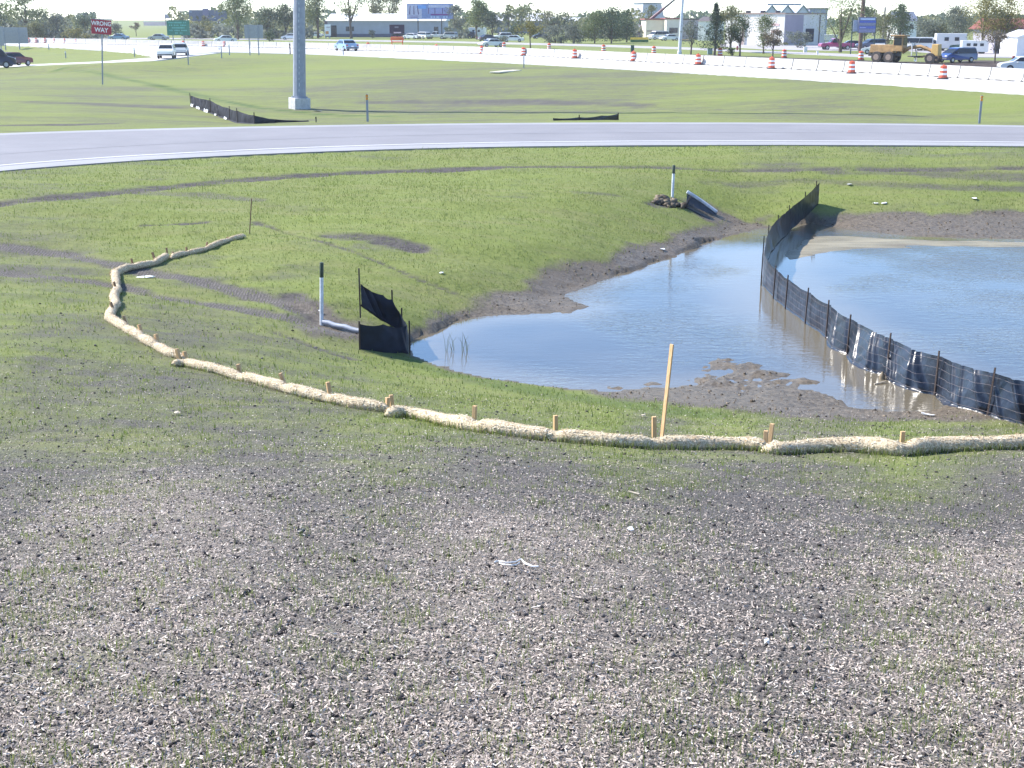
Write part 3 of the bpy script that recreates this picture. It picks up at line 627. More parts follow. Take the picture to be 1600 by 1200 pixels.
def wattle(pts, r, pins, label):
    P = np.array([centre_to_ground(px, py, r) for px, py in pts])
    s = np.r_[0, np.cumsum(np.linalg.norm(np.diff(P[:, :2], axis=0), axis=1))]; n = max(12, int(s[-1]/.05))
    t = np.linspace(0, s[-1], n); Q = np.stack([np.interp(t, s, P[:, i]) for i in range(2)], -1)
    for _ in range(5): Q[1:-1] = .25*Q[:-2]+.5*Q[1:-1]+.25*Q[2:]
    org = Q[n//2].copy(); zg = H(Q[:, 0], Q[:, 1]); zo = zg[n//2]
    for _ in range(14): zg[1:-1] = .25*zg[:-2]+.5*zg[1:-1]+.25*zg[2:]
    px_, _ = proj(Q[:, 0], Q[:, 1], zg)
    rad = r*.93*(1+.42*(fbm(t*1.9, t*0+r*90, 3, 7)-.5))
    for q in pins: rad *= 1-.26*np.exp(-((t-t[np.argmin(np.abs(px_-q))])/.10)**2)
    e = np.minimum(t, s[-1]-t); rad *= np.sqrt(np.clip(e/.10, .06, 1))
    T = np.gradient(Q, axis=0); T /= np.linalg.norm(T, axis=1)[:, None]; Nn = np.stack([-T[:, 1], T[:, 0]], -1)
    K = 18; ang = np.arange(K)/K*2*np.pi
    A, TT = np.meshgrid(ang, t); rr = rad[:, None]*(1+.16*(fbm(TT*16, A*3.2, 3, 3)-.5)+.10*(fbm(TT*5, A*1.5, 2, 8)-.5))
    ox = np.cos(A)*rr*1.08; oz = np.sin(A)*rr
    X = Q[:, 0, None]+Nn[:, 0, None]*ox; Y = Q[:, 1, None]+Nn[:, 1, None]*ox; Z = zg[:, None]+rad[:, None]*.70+oz
    V = np.stack([X, Y, Z], -1).reshape(-1, 3)-[org[0], org[1], zo]
    i = np.arange(n*K).reshape(n, K); j = np.roll(i, -1, 1)
    q = np.stack([i[:-1], j[:-1], j[1:], i[1:]], -1).reshape(-1, 4)
    # loose fibres standing off the netting
    m = int(s[-1]*620); ii = RNG.integers(1, n-1, m); kk = RNG.integers(0, K, m); c0 = V.reshape(n, K, 3)[ii, kk]
    out = np.stack([Nn[ii, 0]*np.cos(ang[kk]), Nn[ii, 1]*np.cos(ang[kk]), np.sin(ang[kk])], -1)
    tv = np.stack([T[ii, 0], T[ii, 1], 0*ii], -1); cr = np.cross(out, tv); a = RNG.normal(0, .8, m)[:, None]
    dr = tv*np.cos(a)+cr*np.sin(a)+out*RNG.normal(0, .22, (m, 1)); L = RNG.uniform(.012, .034, (m, 1)); sd = np.cross(out, dr)*RNG.uniform(.0025, .005, (m, 1))
    c1 = c0+out*RNG.uniform(.002, .010, (m, 1)); cv = np.stack([c1-dr*L-sd, c1+dr*L-sd, c1+dr*L+sd, c1-dr*L+sd], 1).reshape(-1, 3)
    o = np_mesh('straw_wattle', np.concatenate([V, cv]), np.concatenate([q.ravel(), len(V)+np.arange(4*m)]), 4, [wat_m, wchip], smooth=True, mi=np.r_[np.zeros(len(q)), np.ones(m)])
    o.location = (org[0], org[1], zo)
    tag(o, label, 'straw wattle', 'straw wattles around the basin'); return Q, zg, rad
WT = [([(1188, 695), (1215, 697), (1260, 694), (1300, 693), (1350, 694), (1408, 699), (1430, 696), (1460, 693), (1520, 691), (1570, 690), (1640, 687), (1720, 682)], .108, [1197, 1412], 'thick tan straw wattle running off the right edge of the slope below the pond'),
      ([(601, 641), (630, 640), (660, 644), (700, 655), (742, 662), (786, 667), (830, 673), (872, 677), (959, 685), (1022, 690), (1045, 690), (1110, 690), (1160, 690), (1203, 692)], .103, [606, 742, 868, 1022, 1198], 'longest tan straw wattle, in front of the tall survey lath'),
      ([(268, 563), (290, 563), (315, 569), (360, 581), (405, 592), (450, 605), (511, 619), (555, 628), (612, 637)], .088, [283, 376, 447, 514, 606], 'pale straw wattle curving up the slope below the black box shaped fence'),
      ([(168, 493), (187, 505), (207, 516), (225, 527), (247, 539), (265, 550), (290, 556)], .080, [198, 222, 246, 283], 'lumpy pinched straw wattle at the left of the curve, just above the bend'),
      ([(181, 424), (181, 434), (184, 452), (178, 462), (182, 474), (175, 483), (172, 496)], .082, [179, 176, 183], 'short twisted straw wattle crossing the ditch at the far left bend'),
      ([(174, 427), (190, 420), (206, 414), (220, 413), (240, 410), (252, 404), (261, 398)], .080, [206, 240], 'short straw wattle behind the white paper scrap'),
      ([(266, 401), (290, 394), (320, 387), (350, 376), (383, 367)], .066, [292, 322, 356], 'thin straw wattle at the far end, ending at the thin brown stake')]
WQ = [wattle(*a) for a in WT]
# grass fringe growing through along the near side of the front wattles
fx, fy = [], []
for (Q, zg, rad), dens in zip(WQ[:3], (150, 150, 45)):
    L = np.sum(np.linalg.norm(np.diff(Q, axis=0), axis=1)); m = int(L*dens); i = RNG.integers(0, len(Q), m)
    T = np.gradient(Q, axis=0); T /= np.linalg.norm(T, axis=1)[:, None]; Nn = np.stack([-T[:, 1], T[:, 0]], -1); Nn[Nn[:, 1] > 0] *= -1
    d = rad[i]*.95+np.abs(RNG.normal(0, .035, m)); fx.append(Q[i, 0]+Nn[i, 0]*d+RNG.normal(0, .02, m)); fy.append(Q[i, 1]+Nn[i, 1]*d)
fx = np.concatenate(fx); fy = np.concatenate(fy)
tag(blades('grass_fringe', fx, fy, RNG.uniform(.04, .13, len(fx)), RNG.uniform(.006, .011, len(fx)), .3), kind='stuff')
# ------------------------------------------------------------------ wooden stakes
wood, nt, p = new_mat('fresh sawn wood'); v = objvec(nt, (1, 1, .12))
g = noise(nt, 60, 4, .65, v, .6)
nt.links.new(mixc(nt, maprange(nt, g, .3, .7), (.48, .285, .13), (.66, .45, .245)), p.inputs['Base Color']); p.inputs['Roughness'].default_value = .7
wood_d = M('weathered brown stake wood', (.24, .15, .085), .8, nscale=20)
def post_px(px, base, tpx, top):
    """ground point under (px,base) and the top of an upright seen at (tpx,top)"""
    b = ground_hit(px, base); t = at_depth(tpx, top, b[1]+.02); return b, t
def stake(px, base, tpx, top, label, w_=.052, m=wood, group='wooden stakes pinning the wattles', extra=.14):
    b, t = post_px(px, base, tpx, top); d = t-b; u = d/np.linalg.norm(d); b2 = b-u*extra
    mb = MB(); rz = RNG.uniform(-.5, .5); L = np.linalg.norm(t-b2); mb.box((0, 0, L/2), (w_, w_, L), 0, top=(1.04, 1.0))
    o = mb.build('wooden_stake', m, bevel=.004, loc=b2)
    q = Vector(tuple(u)).to_track_quat('Z', 'Y') @ Matrix.Rotation(rz, 3, 'Z').to_quaternion(); o.rotation_euler = q.to_euler()
    return tag(o, label, 'stake', group)
SK = [(1196, 698, 1197, 673, 'shorter front stake of the pair where two right hand wattles meet'), (1203, 692, 1207, 662, 'taller back stake of the pair where two right hand wattles meet'),
      (1409, 697, 1411, 674, 'short square stake pinning the rightmost wattle by itself'), (1022, 686, 1022, 651, 'short square stake just left of the tall survey lath'),
      (868, 673, 868, 649, 'square stake second left of the tall survey lath'), (741, 661, 742, 634, 'square stake third left of the tall survey lath'),
      (605, 640, 606, 621, 'lower stake of the close pair below the black box shaped fence'), (613, 638, 611, 617, 'taller stake of the close pair below the black box shaped fence'),
      (516, 620, 512, 597, 'leaning stake on the wattle directly below the white riser pipe'), (447, 606, 438, 583, 'leaning stake on the wattle left of the white riser pipe'),
      (376, 587, 372, 569, 'stake standing alone midway along the wattle below the ditch'), (281, 563, 276, 545, 'left stake of the pair at the overlap of two wattles near the bend'),
      (291, 562, 288, 549, 'right stake of the pair at the overlap of two wattles near the bend'), (248, 541, 243, 522, 'stake behind the lumpy wattle, right of the others beside it'),
      (223, 526, 217, 507, 'middle stake behind the lumpy wattle at the left bend'), (199, 508, 193, 493, 'upper stake behind the lumpy wattle at the left bend')]
for a in SK: stake(*a)
for a in [(183, 458, 178, 440, 'dark stake lying across the twisted wattle in the ditch'), (179, 492, 173, 472, 'dark stake at the lower end of the twisted wattle'),
          (208, 416, 205, 404, 'brown stake nearest the bend behind the white paper scrap'), (243, 409, 238, 394, 'leaning brown stake above the white paper scrap'), (262, 401, 260, 387, 'thin brown stake at the join of the two far wattles'), (269, 402, 270, 393, 'brown stake just right of the join of the two far wattles'),
          (292, 394, 291, 386, 'small brown stake at the start of the thin far wattle'), (322, 387, 324, 378, 'small brown stake midway along the thin far wattle'), (357, 376, 355, 370, 'small brown stake near the end of the thin far wattle')]:
    stake(*a, w_=.04, m=wood_d)
# tall survey lath with faint pencil marks
b, t = post_px(1034, 686, 1050, 538)
u = Vector(tuple(t-b)).normalized(); L = (Vector(tuple(t))-Vector(tuple(b))).length+.2
lath = MB().box((0, 0, L/2), (.062, .022, L)).build('survey_lath', wood, bevel=.002, loc=b-np.array(u)*.2)
lath.rotation_euler = (u.to_track_quat('Z', 'Y') @ Matrix.Rotation(.35, 3, 'Z').to_quaternion()).to_euler()
tag(lath, 'tall leaning wooden survey lath standing behind the front wattle', 'survey stake')
pm = MB()
for k in range(9):
    zz = L-.46+.032*k*(-1 if k % 2 else 1)*.9; pm.box((random.uniform(-.012, .012), -.0125, L-.35-.035*k), (random.uniform(.014, .03), .002, .007), tilt=Matrix.Rotation(random.uniform(-.6, .6), 3, 'Y'))
pm.build('pencil_mark', M('pencil marks', (.16, .14, .14), .8), lath)['kind'] = 'stuff'
stake(390, 365, 393, 310, 'thin brown stake standing alone at the end of the far wattle', w_=.028, m=wood_d, group=None, extra=.1)['category'] = 'stake'

# ================================================================== SILT FENCES
fab, nt, p = new_mat('black woven silt fence film'); v = objvec(nt)
n_ = noise(nt, 3.2, 5, .6, v, 1.2)
nt.links.new(mixc(nt, maprange(nt, n_, .3, .7), (.008, .011, .019), (.020, .027, .044)), p.inputs['Base Color']); p.inputs['Roughness'].default_value = .30; p.inputs['Specular IOR Level'].default_value = .62
b = nt.nodes.new('ShaderNodeBump'); b.inputs['Strength'].default_value = .4; b.inputs['Distance'].default_value = .05
nt.links.new(noise(nt, 3.2, 2, .5, objvec(nt, (1.3, 1.3, .55)), 1.2), b.inputs['Height']); nt.links.new(b.outputs[0], p.inputs['Normal'])
steel = M('dark rusty steel post', (.055, .040, .036), .6, .3, nscale=25)
wire = M('dull fence wire', (.17, .145, .15), .7)
def silt_fence(nodes, label, posts=None, folds=(), wires=5, lean=.0, group='silt fences', post_h=.12, face=-1, stuffed=False, wr=.0022, apron=.1, post_w=.032, bulge=None, film=None):
    """nodes: (x,y,zb,zt) along the fence line; a sagging film on steel posts with wire backing"""
    P = np.array(nodes, float); s = np.r_[0, np.cumsum(np.linalg.norm(np.diff(P[:, :2], axis=0), axis=1))]
    n = max(6, int(s[-1]/.016)); t = np.linspace(0, s[-1], n); Q = np.stack([np.interp(t, s, P[:, i]) for i in range(4)], -1)
    org = np.array([P[0, 0], P[0, 1], P[0, 2]]); root = empty('silt_fence', org, 0, label, 'silt fence', group)
    T = np.gradient(Q[:, :2], axis=0)
    for _ in range(6): T[1:-1] = .25*T[:-2]+.5*T[1:-1]+.25*T[2:]
    T /= np.linalg.norm(T, axis=1)[:, None]+1e-9; Nn = np.stack([-T[:, 1], T[:, 0]], -1)*face
    nv = 26; vv = np.linspace(0, 1, nv); TT, VV = np.meshgrid(t, vv, indexing='ij')
    # sag between posts
    ip = np.clip(np.searchsorted(s, t, 'right')-1, 0, len(s)-2); ph = (t-s[ip])/(s[ip+1]-s[ip]+1e-9); sag = 4*ph*(1-ph)
    off = .04*sag[:, None]*np.sin(VV*2.6)*(.4+fbm(t*.7, t*0, 2, 5)[:, None])
    off = off+.05*(fbm(TT*2.2-VV*1.6, VV*1.3+3, 2, 15)-.5)
    for u0, k, wd, amp in folds: off = off+amp*np.exp(-((TT-u0-k*(1-VV))/wd)**2)*np.clip(VV*6, 0, 1)*(1-.4*VV)
    if bulge is not None: off = off+.23*(sstep(s[bulge]-.6, s[bulge]+.8, t)*(.06+.94*sag**.7)*(.6+.8*fbm(t*1.1, t*0, 2, 23)))[:, None]*np.clip(1-VV, 0, 1)**1.3
    zb, zt = Q[:, 2, None], Q[:, 3, None]-(.035*sag*(.5+fbm(t*.9, t*0+4, 2, 6)))[:, None]
    X = Q[:, 0, None]+Nn[:, 0, None]*off; Y = Q[:, 1, None]+Nn[:, 1, None]*off; Z = zb+(zt-zb)*VV
    if apron:
        X[:, 0] += Nn[:, 0]*apron; Y[:, 0] += Nn[:, 1]*apron; Z[:, 1] = Z[:, 0]+.03
    V = np.stack([X, Y, Z], -1).reshape(-1, 3)-org; i = np.arange(n*nv).reshape(n, nv)
    np_mesh('fabric', V, np.stack([i[:-1, :-1], i[1:, :-1], i[1:, 1:], i[:-1, 1:]], -1).reshape(-1, 4), 4, film or fab, root, smooth=True)
    if wires:
        wb = MB(); st = max(1, n//220)
        for k in range(wires):
            f = (k+.6)/wires; ow = off[:, int(f*(nv-1))]; ow = np.maximum.reduce([np.roll(ow, q_) for q_ in range(-6, 7)])+.012; c = [Vector((Q[j, 0]+Nn[j, 0]*ow[j], Q[j, 1]+Nn[j, 1]*ow[j], float(zb[j, 0]+(zt[j, 0]-zb[j, 0])*f))) - Vector(org) for j in list(range(0, n, st))+[n-1]]
            wb.tube(c, wr, 4)
        wb.build('wire_mesh', wire, root)
    for q in (posts if posts is not None else range(len(P))):
        q, hx_ = (q if isinstance(q, tuple) else (q, post_h)); x, y, b0, t0 = P[q]; j = int(np.argmin(np.abs(t-s[q])))
        lx = lean+random.uniform(-.015, .015); H_ = t0-b0+hx_+.25; o = MB()
        for dx, dy, a, c_ in ((0, 0, post_w, .008), (0, post_w*.35, .008, post_w*.7)):
            o.box((dx, dy, H_/2), (a, c_, H_))
        o = o.build('post', steel, root, loc=np.array([x+Nn[j, 0]*(.09 if bulge is not None else .05), y+Nn[j, 1]*(.09 if bulge is not None else .05), b0-.25])-org)
        o.rotation_euler = (random.uniform(-.02, .02), lx, math.atan2(T[j, 1], T[j, 0]))
    return root
# long fence that crosses the pond
FN = [(1279, 319, .70), (1262, 337, .72), (1236, 360, .74), (1218, 378, .75), (1203, 396, .76), (1195.5, 420, .74), (1194, 446, .68), (1213, 467, .67), (1232, 483, .66), (1263, 506, .67), (1296, 528, .68), (1329, 553, .67), (1390, 587, .69), (1466, 617, .68), (1547, 646, .68), (1630, 666, .68), (1730, 692, .7)]
nodes = []
for px, py, h in FN:
    g = ground_hit(px, py) if py < 350 or px > 1500 else at(px, py, 0.0)
    nodes.append((g[0], g[1], g[2]-.02, g[2]+h))
Pn = np.array(nodes); sF = np.r_[0, np.cumsum(np.linalg.norm(np.diff(Pn[:, :2], axis=0), axis=1))]
fl = []
for i in range(10, 16):
    for q in range(4 if i > 10 else 2): fl.append((sF[i]+random.uniform(-.05, 1.0)*(sF[i+1]-sF[i]), random.uniform(.22, .5), random.uniform(.022, .05), random.uniform(.05, .105)))
for i in (7, 9, 10): fl.append((sF[i]+.1, .12, .04, .03))
silt_fence(nodes, 'long black silt fence on steel posts curving across the pond', posts=[(i, .04 if i < 5 else .12) for i in range(len(FN))], folds=fl, wires=5, lean=.05, face=-1, bulge=10)
navy = M('blue black woven film', (.010, .016, .034), .5, var=.35, nscale=4); navy.node_tree.nodes['Principled BSDF'].inputs['Specular IOR Level'].default_value = .25
# box shaped check at the mouth of the ditch: a back wing and a front wing
def upright(px, base, bot, top):
    g = ground_hit(px, base); return (g[0], g[1], at_depth(px, bot, g[1])[2], at_depth(px, top, g[1])[2])
A0 = upright(566, 512, 478, 443); A1 = upright(600, 508, 503, 461); A2 = upright(614, 512, 512, 467); A3 = upright(625, 517, 517, 487)
B0 = upright(636, 552, 560, 509); B1 = upright(600, 551, 558, 506.5); B2 = upright(561, 545, 553, 505)
silt_fence([A0, A1, A2, A3, B0, B1, B2], 'small black fence folded like an open box around the ditch mouth', posts=[(0, .30), (2, .17), (3, .07), (4, .10), (6, .05)], folds=[(.1, .3, .04, .05), (.3, .3, .04, .05), (1.7, .1, .04, .03), (2.1, .1, .05, .04), (2.5, -.15, .05, .04)], wires=0, face=1, apron=.06, post_w=.03, film=navy)
# fences of the infield beyond the ramp road
dull = M('dull black woven film', (.022, .024, .034), .8, var=.3, nscale=2); dull.node_tree.nodes['Principled BSDF'].inputs['Specular IOR Level'].default_value = .2
IN = [(299, 165, 149), (330, 177, 157), (360, 188, 170), (372, 192, 173), (397, 193.5, 180), (430, 191.5, 186.5), (482, 190, 188)]
inf = silt_fence([upright(px, b_, b_, t_) for px, b_, t_ in IN], 'black silt fence with torn pale hem running down to the ramp road', posts=[(i, .14) for i in range(5)], folds=[(k*1.0+.3, .5, .07, .09) for k in range(9)], wires=0, face=-1, apron=.12, post_w=.05, film=dull)
silt_fence([upright(px, b_, b_, t_) for px, b_, t_ in [(864, 188.5, 184.5), (905, 187.8, 183), (940, 187.5, 180.5), (966, 187.5, 177.5)]], 'low dark silt fence at the far edge of the ramp road', posts=[(3, .05), (1, .12)], wires=0, face=-1, apron=.1, post_w=.05)
hem = M('torn pale plastic sheet', (.62, .62, .64), .45)
ip_ = [upright(px, b_, b_, t_) for px, b_, t_ in IN]
for f0, f1, wd_ in ((.06, .2, .16), (.34, .52, .12), (.74, .92, .17), (1.3, 1.4, .10), (1.78, 1.92, .13)):
    mb = MB(); Vh = []
    for s_ in np.linspace(f0, f1, 7):
        i = int(s_); u_ = s_-i; x_, y_ = (ip_[i][k]*(1-u_)+ip_[i+1][k]*u_ for k in (0, 1)); zz_ = on_ground(x_, y_); o_ = random.uniform(-.02, .03)
        Vh += [(x_-.10+o_-inf.location.x, y_-.16-inf.location.y, zz_+.02-inf.location.z), (x_-.07+o_-inf.location.x, y_-.12-inf.location.y, zz_+wd_*random.uniform(.7, 1.3)-inf.location.z)]
    mb.add(Vh, [(2*k, 2*k+2, 2*k+3, 2*k+1) for k in range(6)]).build('torn_hem', hem, inf)
def scrap(px, py, wpx, hpx, label, m, name='litter_scrap', cat='litter', thick=.012, yaw=None, lift=.0):
    g = ground_hit(px, py); d = np.linalg.norm(g-[0, 0, CAM_Z]); w_ = wpx*d/F; l_ = hpx*d/F/.42; mb = MB(); n = 7; ring = []
    for z in (0, thick):
        for k in range(n):
            a = 6.283*k/n+.3; rr = random.uniform(.75, 1.15); ring.append((math.cos(a)*w_/2*rr, math.sin(a)*l_/2*rr, z+random.uniform(0, thick*1.5)))
    mb.add(ring, [tuple(range(n))[::-1], tuple(range(n, 2*n))]+[(k, (k+1) % n, n+(k+1) % n, n+k) for k in range(n)])
    o = mb.build(name, m, loc=g+np.array([0, 0, .015+lift])); o.rotation_euler = (random.uniform(-.12, .12), random.uniform(-.12, .12), yaw if yaw is not None else random.uniform(-.6, .6))
    return tag(o, label, cat)
wht = M('white paper', (.72, .73, .72), .6); wd2 = M('pale scrap wood', (.55, .47, .36), .7); red = M('faded red wrapper', (.42, .12, .10), .5)
for a in [(228, 434.5, 26, 6, 'large flat white paper scrap on the grass beside the bend of the wattle', wht, 'paper_scrap', 'paper'), (1381, 318.5, 10, 3, 'white scrap on the bank right of the pond fence, longer of two', wht), (1368, 318.5, 9, 2.5, 'pale scrap beside the longer white scrap on the far bank', wht),
          (1327, 289, 8, 4, 'white litter on the grass right of the tip of the pond fence', wht), (1522, 311, 8, 4.5, 'white litter alone on the far bank at the right', wht), (690, 428, 6, 4, 'tiny white scrap on the green bank left of the pond', wht),
          (1035, 390.5, 9, 3, 'white scrap on the muddy north shore', wht), (985, 832, 11, 4.5, 'crumpled white and red wrapper on the bare near slope', wht), (1005, 652, 9, 3.2, 'pale wood chip behind the wattle left of the survey lath', wd2, 'wood_scrap', 'wood scrap'),
          (470, 835, 14, 6, 'dark crumpled scrap on the bare near slope, left of the white ribbon', M('dark rubber scrap', (.03, .03, .032), .5)), (496, 174, 14, 4, 'pale flat slab on the grass right of the high mast base', M('pale slab', (.6, .62, .62), .8), 'concrete_slab', 'slab'), (500, 487, 5, 3, 'tiny pale scrap in the ditch by the riser pipe', wht),
          (1450, 650, 22, 2.6, 'thin white scrap on the mud in front of the pond fence', wht), (277, 648, 11, 3, 'small white twig on the slope below the left wattle', wd2, 'wood_scrap', 'wood scrap'), (1198, 1010, 9, 5, 'small white pebble on the near slope, right of centre', wht, 'pebble', 'stone')]:
    scrap(*a)
g = ground_hit(990, 772); o = MB().box((0, 0, .012), (.11, .02, .014)).build('wood_scrap', wd2, bevel=.003, loc=g); o.rotation_euler = (0, .1, -.45); tag(o, 'pale splinter of wood lying on the upper near slope', 'wood scrap')
a, b = ground_hit(773, 115), ground_hit(808, 110); mb = MB(); d = b-a; o = mb.box((0, 0, .05), (float(np.linalg.norm(d[:2])), .9, .1)).build('plank', M('pale board', (.60, .55, .45), .8), bevel=.01, loc=(a+b)/2)
o.rotation_euler = (0, 0, math.atan2(d[1], d[0])); tag(o, 'long pale board lying on the infield grass', 'board')
# white twisted ribbon on the near slope
def ribbon(pts, w_, m, name, label, cat, parent=None):
    P = [ground_hit(*q) for q in pts]; s = np.linspace(0, len(P)-1, 48); Q = np.stack([np.interp(s, range(len(P)), [q[i] for q in P]) for i in range(3)], -1)
    for _ in range(4): Q[1:-1] = .25*Q[:-2]+.5*Q[1:-1]+.25*Q[2:]
    org = Q[0].copy(); Q[:, 2] = H(Q[:, 0], Q[:, 1])+.022+.004*np.sin(s*2)
    o = MB().tube([tuple(q-org) for q in Q], [w_*(.8+.5*abs(math.sin(k*.45))) for k in range(len(Q))], 5).build(name, m, parent, smooth=True, loc=org)
    return tag(o, label, cat)
ribbon([(773, 884), (778, 882), (790, 884), (808, 882), (814, 879), (822, 886), (832, 890), (841, 891)], .0045, wht, 'plastic_ribbon', 'white plastic ribbon lying in a wavy line on the bare near slope', 'ribbon')
ribbon([(780, 885), (786, 888), (800, 888), (812, 884)], .0032, wht, 'plastic_ribbon', 'short loop of white ribbon just under the wavy ribbon', 'ribbon')
# ================================================================== RISER PIPES, CULVERT, DRAIN
pvc = M('white pvc pipe', (.66, .69, .72), .35); dkg = M('dark green painted tip', (.028, .045, .022), .5)
def riser(px, base, tpx, top, r, dark, label):
    b, t = post_px(px, base, tpx, top); d = Vector(tuple(t-b)); root = empty('marker_pipe', b, 0, label, 'marker pipe', 'marker pipes beside the drains'); L = d.length
    MB().lathe([(r, -.2), (r, L*(1-dark))], 14).build('pipe', pvc, root, smooth=True)
    MB().lathe([(r*1.06, L*(1-dark)), (r*1.06, L-.01), (r*.9, L)], 14).build('painted_tip', dkg, root, smooth=True)
    root.rotation_euler = d.to_track_quat('Z', 'Y').to_euler(); return root
riser(502.5, 506, 502.5, 410, .037, .24, 'white marker pipe with dark tip beside the ditch, left of the box fence')
riser(1050.5, 308, 1053, 258, .044, .26, 'white marker pipe with dark tip beside the concrete culvert mouth')
a, b = ground_hit(505, 507), ground_hit(566, 522); P = [a+(b-a)*f for f in np.linspace(0, 1, 8)]
o = MB().tube([tuple(q-a+[0, 0, .05+.012*math.sin(i*2)]) for i, q in enumerate(P)], .052, 12).build('drain_pipe', M('grey drain pipe', (.24, .27, .32), .5), smooth=True, loc=a)
tag(o, 'grey white drain pipe lying in the ditch from marker pipe to box fence', 'drain pipe')
A, B = ground_hit(1072, 322), ground_hit(1117, 342)
root = empty('culvert_end', A, 0, 'flared concrete culvert end open to the sky above the north shore', 'culvert')
cm = M('shade darkened culvert inside', (.060, .068, .085), .7, bump=.2); cr_ = M('pale culvert rim', (.62, .62, .62), .8); d = B-A; Lc = float(np.linalg.norm(d[:2])); ax = d/np.linalg.norm(d); sd = np.array([ax[1], -ax[0], 0]); sd /= np.linalg.norm(sd); sdf = sd if sd[1] > 0 else -sd  # inside coloured dark: the shade in the trough is painted in
mb = MB(); na = 15; r0 = .36; V = []
for i in range(9):
    f = i/8; c = A+d*f*1.05+np.array([0, 0, .10-.02*f]); top = math.radians(100-38*f)        # the cut sinks towards the mouth
    for rr in (r0+.12*f, r0+.07+.12*f):
        for k in range(na):
            a = -math.pi/2-.55+(.55+top)*(k/(na-1)); V.append(tuple(c-A+sdf*math.cos(a)*rr+np.array([0, 0, (math.sin(a)+.62)*rr])))
w2 = 2*na; Fc = []
for i in range(8):
    for k in range(na-1):
        Fc.append((i*w2+k, i*w2+k+1, (i+1)*w2+k+1, (i+1)*w2+k)); Fc.append((i*w2+na+k, (i+1)*w2+na+k, (i+1)*w2+na+k+1, i*w2+na+k+1))
    for k in (0, na-1): Fc.append((i*w2+k, (i+1)*w2+k, (i+1)*w2+na+k, i*w2+na+k))
for i in (0, 8):
    for k in range(na-1): Fc.append((i*w2+k, i*w2+na+k, i*w2+na+k+1, i*w2+k+1))
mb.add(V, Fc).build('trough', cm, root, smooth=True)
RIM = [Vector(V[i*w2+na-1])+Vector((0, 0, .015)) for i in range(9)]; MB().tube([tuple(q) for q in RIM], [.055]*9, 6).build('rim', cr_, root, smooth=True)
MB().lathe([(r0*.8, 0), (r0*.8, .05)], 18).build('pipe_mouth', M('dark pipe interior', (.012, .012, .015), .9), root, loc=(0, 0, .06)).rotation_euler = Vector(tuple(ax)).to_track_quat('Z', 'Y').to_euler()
g = ground_hit(1041, 315); n = 60; o = clods('dirt_mound', g[0]+RNG.normal(0, .22, n), g[1]+RNG.normal(0, .16, n), RNG.uniform(.07, .15, n), mud_m); o['kind'] = 'stuff'; o.name = 'soil_heap'; tag(o, 'small heap of dark soil lumps left of the marker pipe on the bank', 'dirt mound')
# reeds standing in the shallow water
g = at(714, 548, 0); mb = MB()
for k in range(16):
    x, y = random.uniform(-.22, .22), random.uniform(-.15, .15); L = random.uniform(.12, .42); lx, ly = random.uniform(-.14, .14), random.uniform(-.1, .1)
    mb.tube([(x, y, -.05), (x+lx*.4, y+ly*.4, L*.6), (x+lx, y+ly, L)], [.004, .003, .0012], 4)
tag(mb.build('water_weed', M('thin green reed', (.10, .13, .06), .6), loc=g), 'sparse thin weeds standing in the shallow water by the box fence', 'reeds')
g = at(1378, 592, 0); o = MB().lathe([(.001, -.05), (.05, -.04), (.055, .05), (.035, .10), (.012, .13)], 10).build('mud_clump', mud_m, smooth=True, loc=g); tag(o, 'small dark clump standing in the water by the pond fence', 'clump')
a = at(1366, 600, 0.01); o = MB().tube([(0, 0, 0), (.13, .05, .012), (.24, .12, .02)], [.012, .016, .012], 6).build('wood_scrap', wd2, smooth=True, loc=a); tag(o, 'pale stick floating beside the dark clump in the pond', 'stick')
# ================================================================== HIGH MAST, SIGNS AND POSTS
galv = M('galvanised steel', (.27, .29, .345), .6, .1, var=.10, nscale=3)
galv_d = M('dull grey sign back', (.30, .31, .34), .55, .3, var=.08)
blk = M('black painted steel', (.02, .02, .022), .5)
b = ground_hit(468, 170); dB = b[1]/CP
root = empty('high_mast_pole', b, 0, 'tall grey high mast light pole on a square concrete footing in the infield', 'light mast')
MB().box((0, 0, .12), (1.0, 1.0, 1.05), R(33)).build('footing', M('pale footing concrete', (.46, .46, .45), .85, bump=.2), root, bevel=.03)
MB().lathe([(.50, .645), (.50, .69)], 16).build('base_flange', galv, root)
o = MB().lathe([(.385, .69), (.375, 2), (.33, 8), (.15, 32)], 12).build('mast', galv, root); o.rotation_euler = (0, 0, R(15))
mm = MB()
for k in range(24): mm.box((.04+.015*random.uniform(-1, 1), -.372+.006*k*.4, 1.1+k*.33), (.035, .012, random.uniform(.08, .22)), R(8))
mm = mm.build('reflection_strips', M('pale painted reflection', (.55, .57, .6), .6), root); mm['kind'] = 'stuff'  # pale strips laid on the mast to paint in its reflection
# bolts of the flange
bm_ = MB()
for k in range(8): bm_.lathe([(.03, .69), (.03, .75)], 6, (.44*math.cos(k*.785), .44*math.sin(k*.785), 0))
bm_.build('anchor_bolts', galv, root)['kind'] = 'stuff'
def lean_to(root, tpx, tpy):
    """stand the pole so that its axis passes the sighted upper point"""
    g_ = np.array(root.location); t_ = at_depth(tpx, tpy, g_[1]); root.rotation_euler = (0, math.atan2(t_[0]-g_[0], t_[2]-g_[2]), 0)
lean_to(root, 467.3, 0)

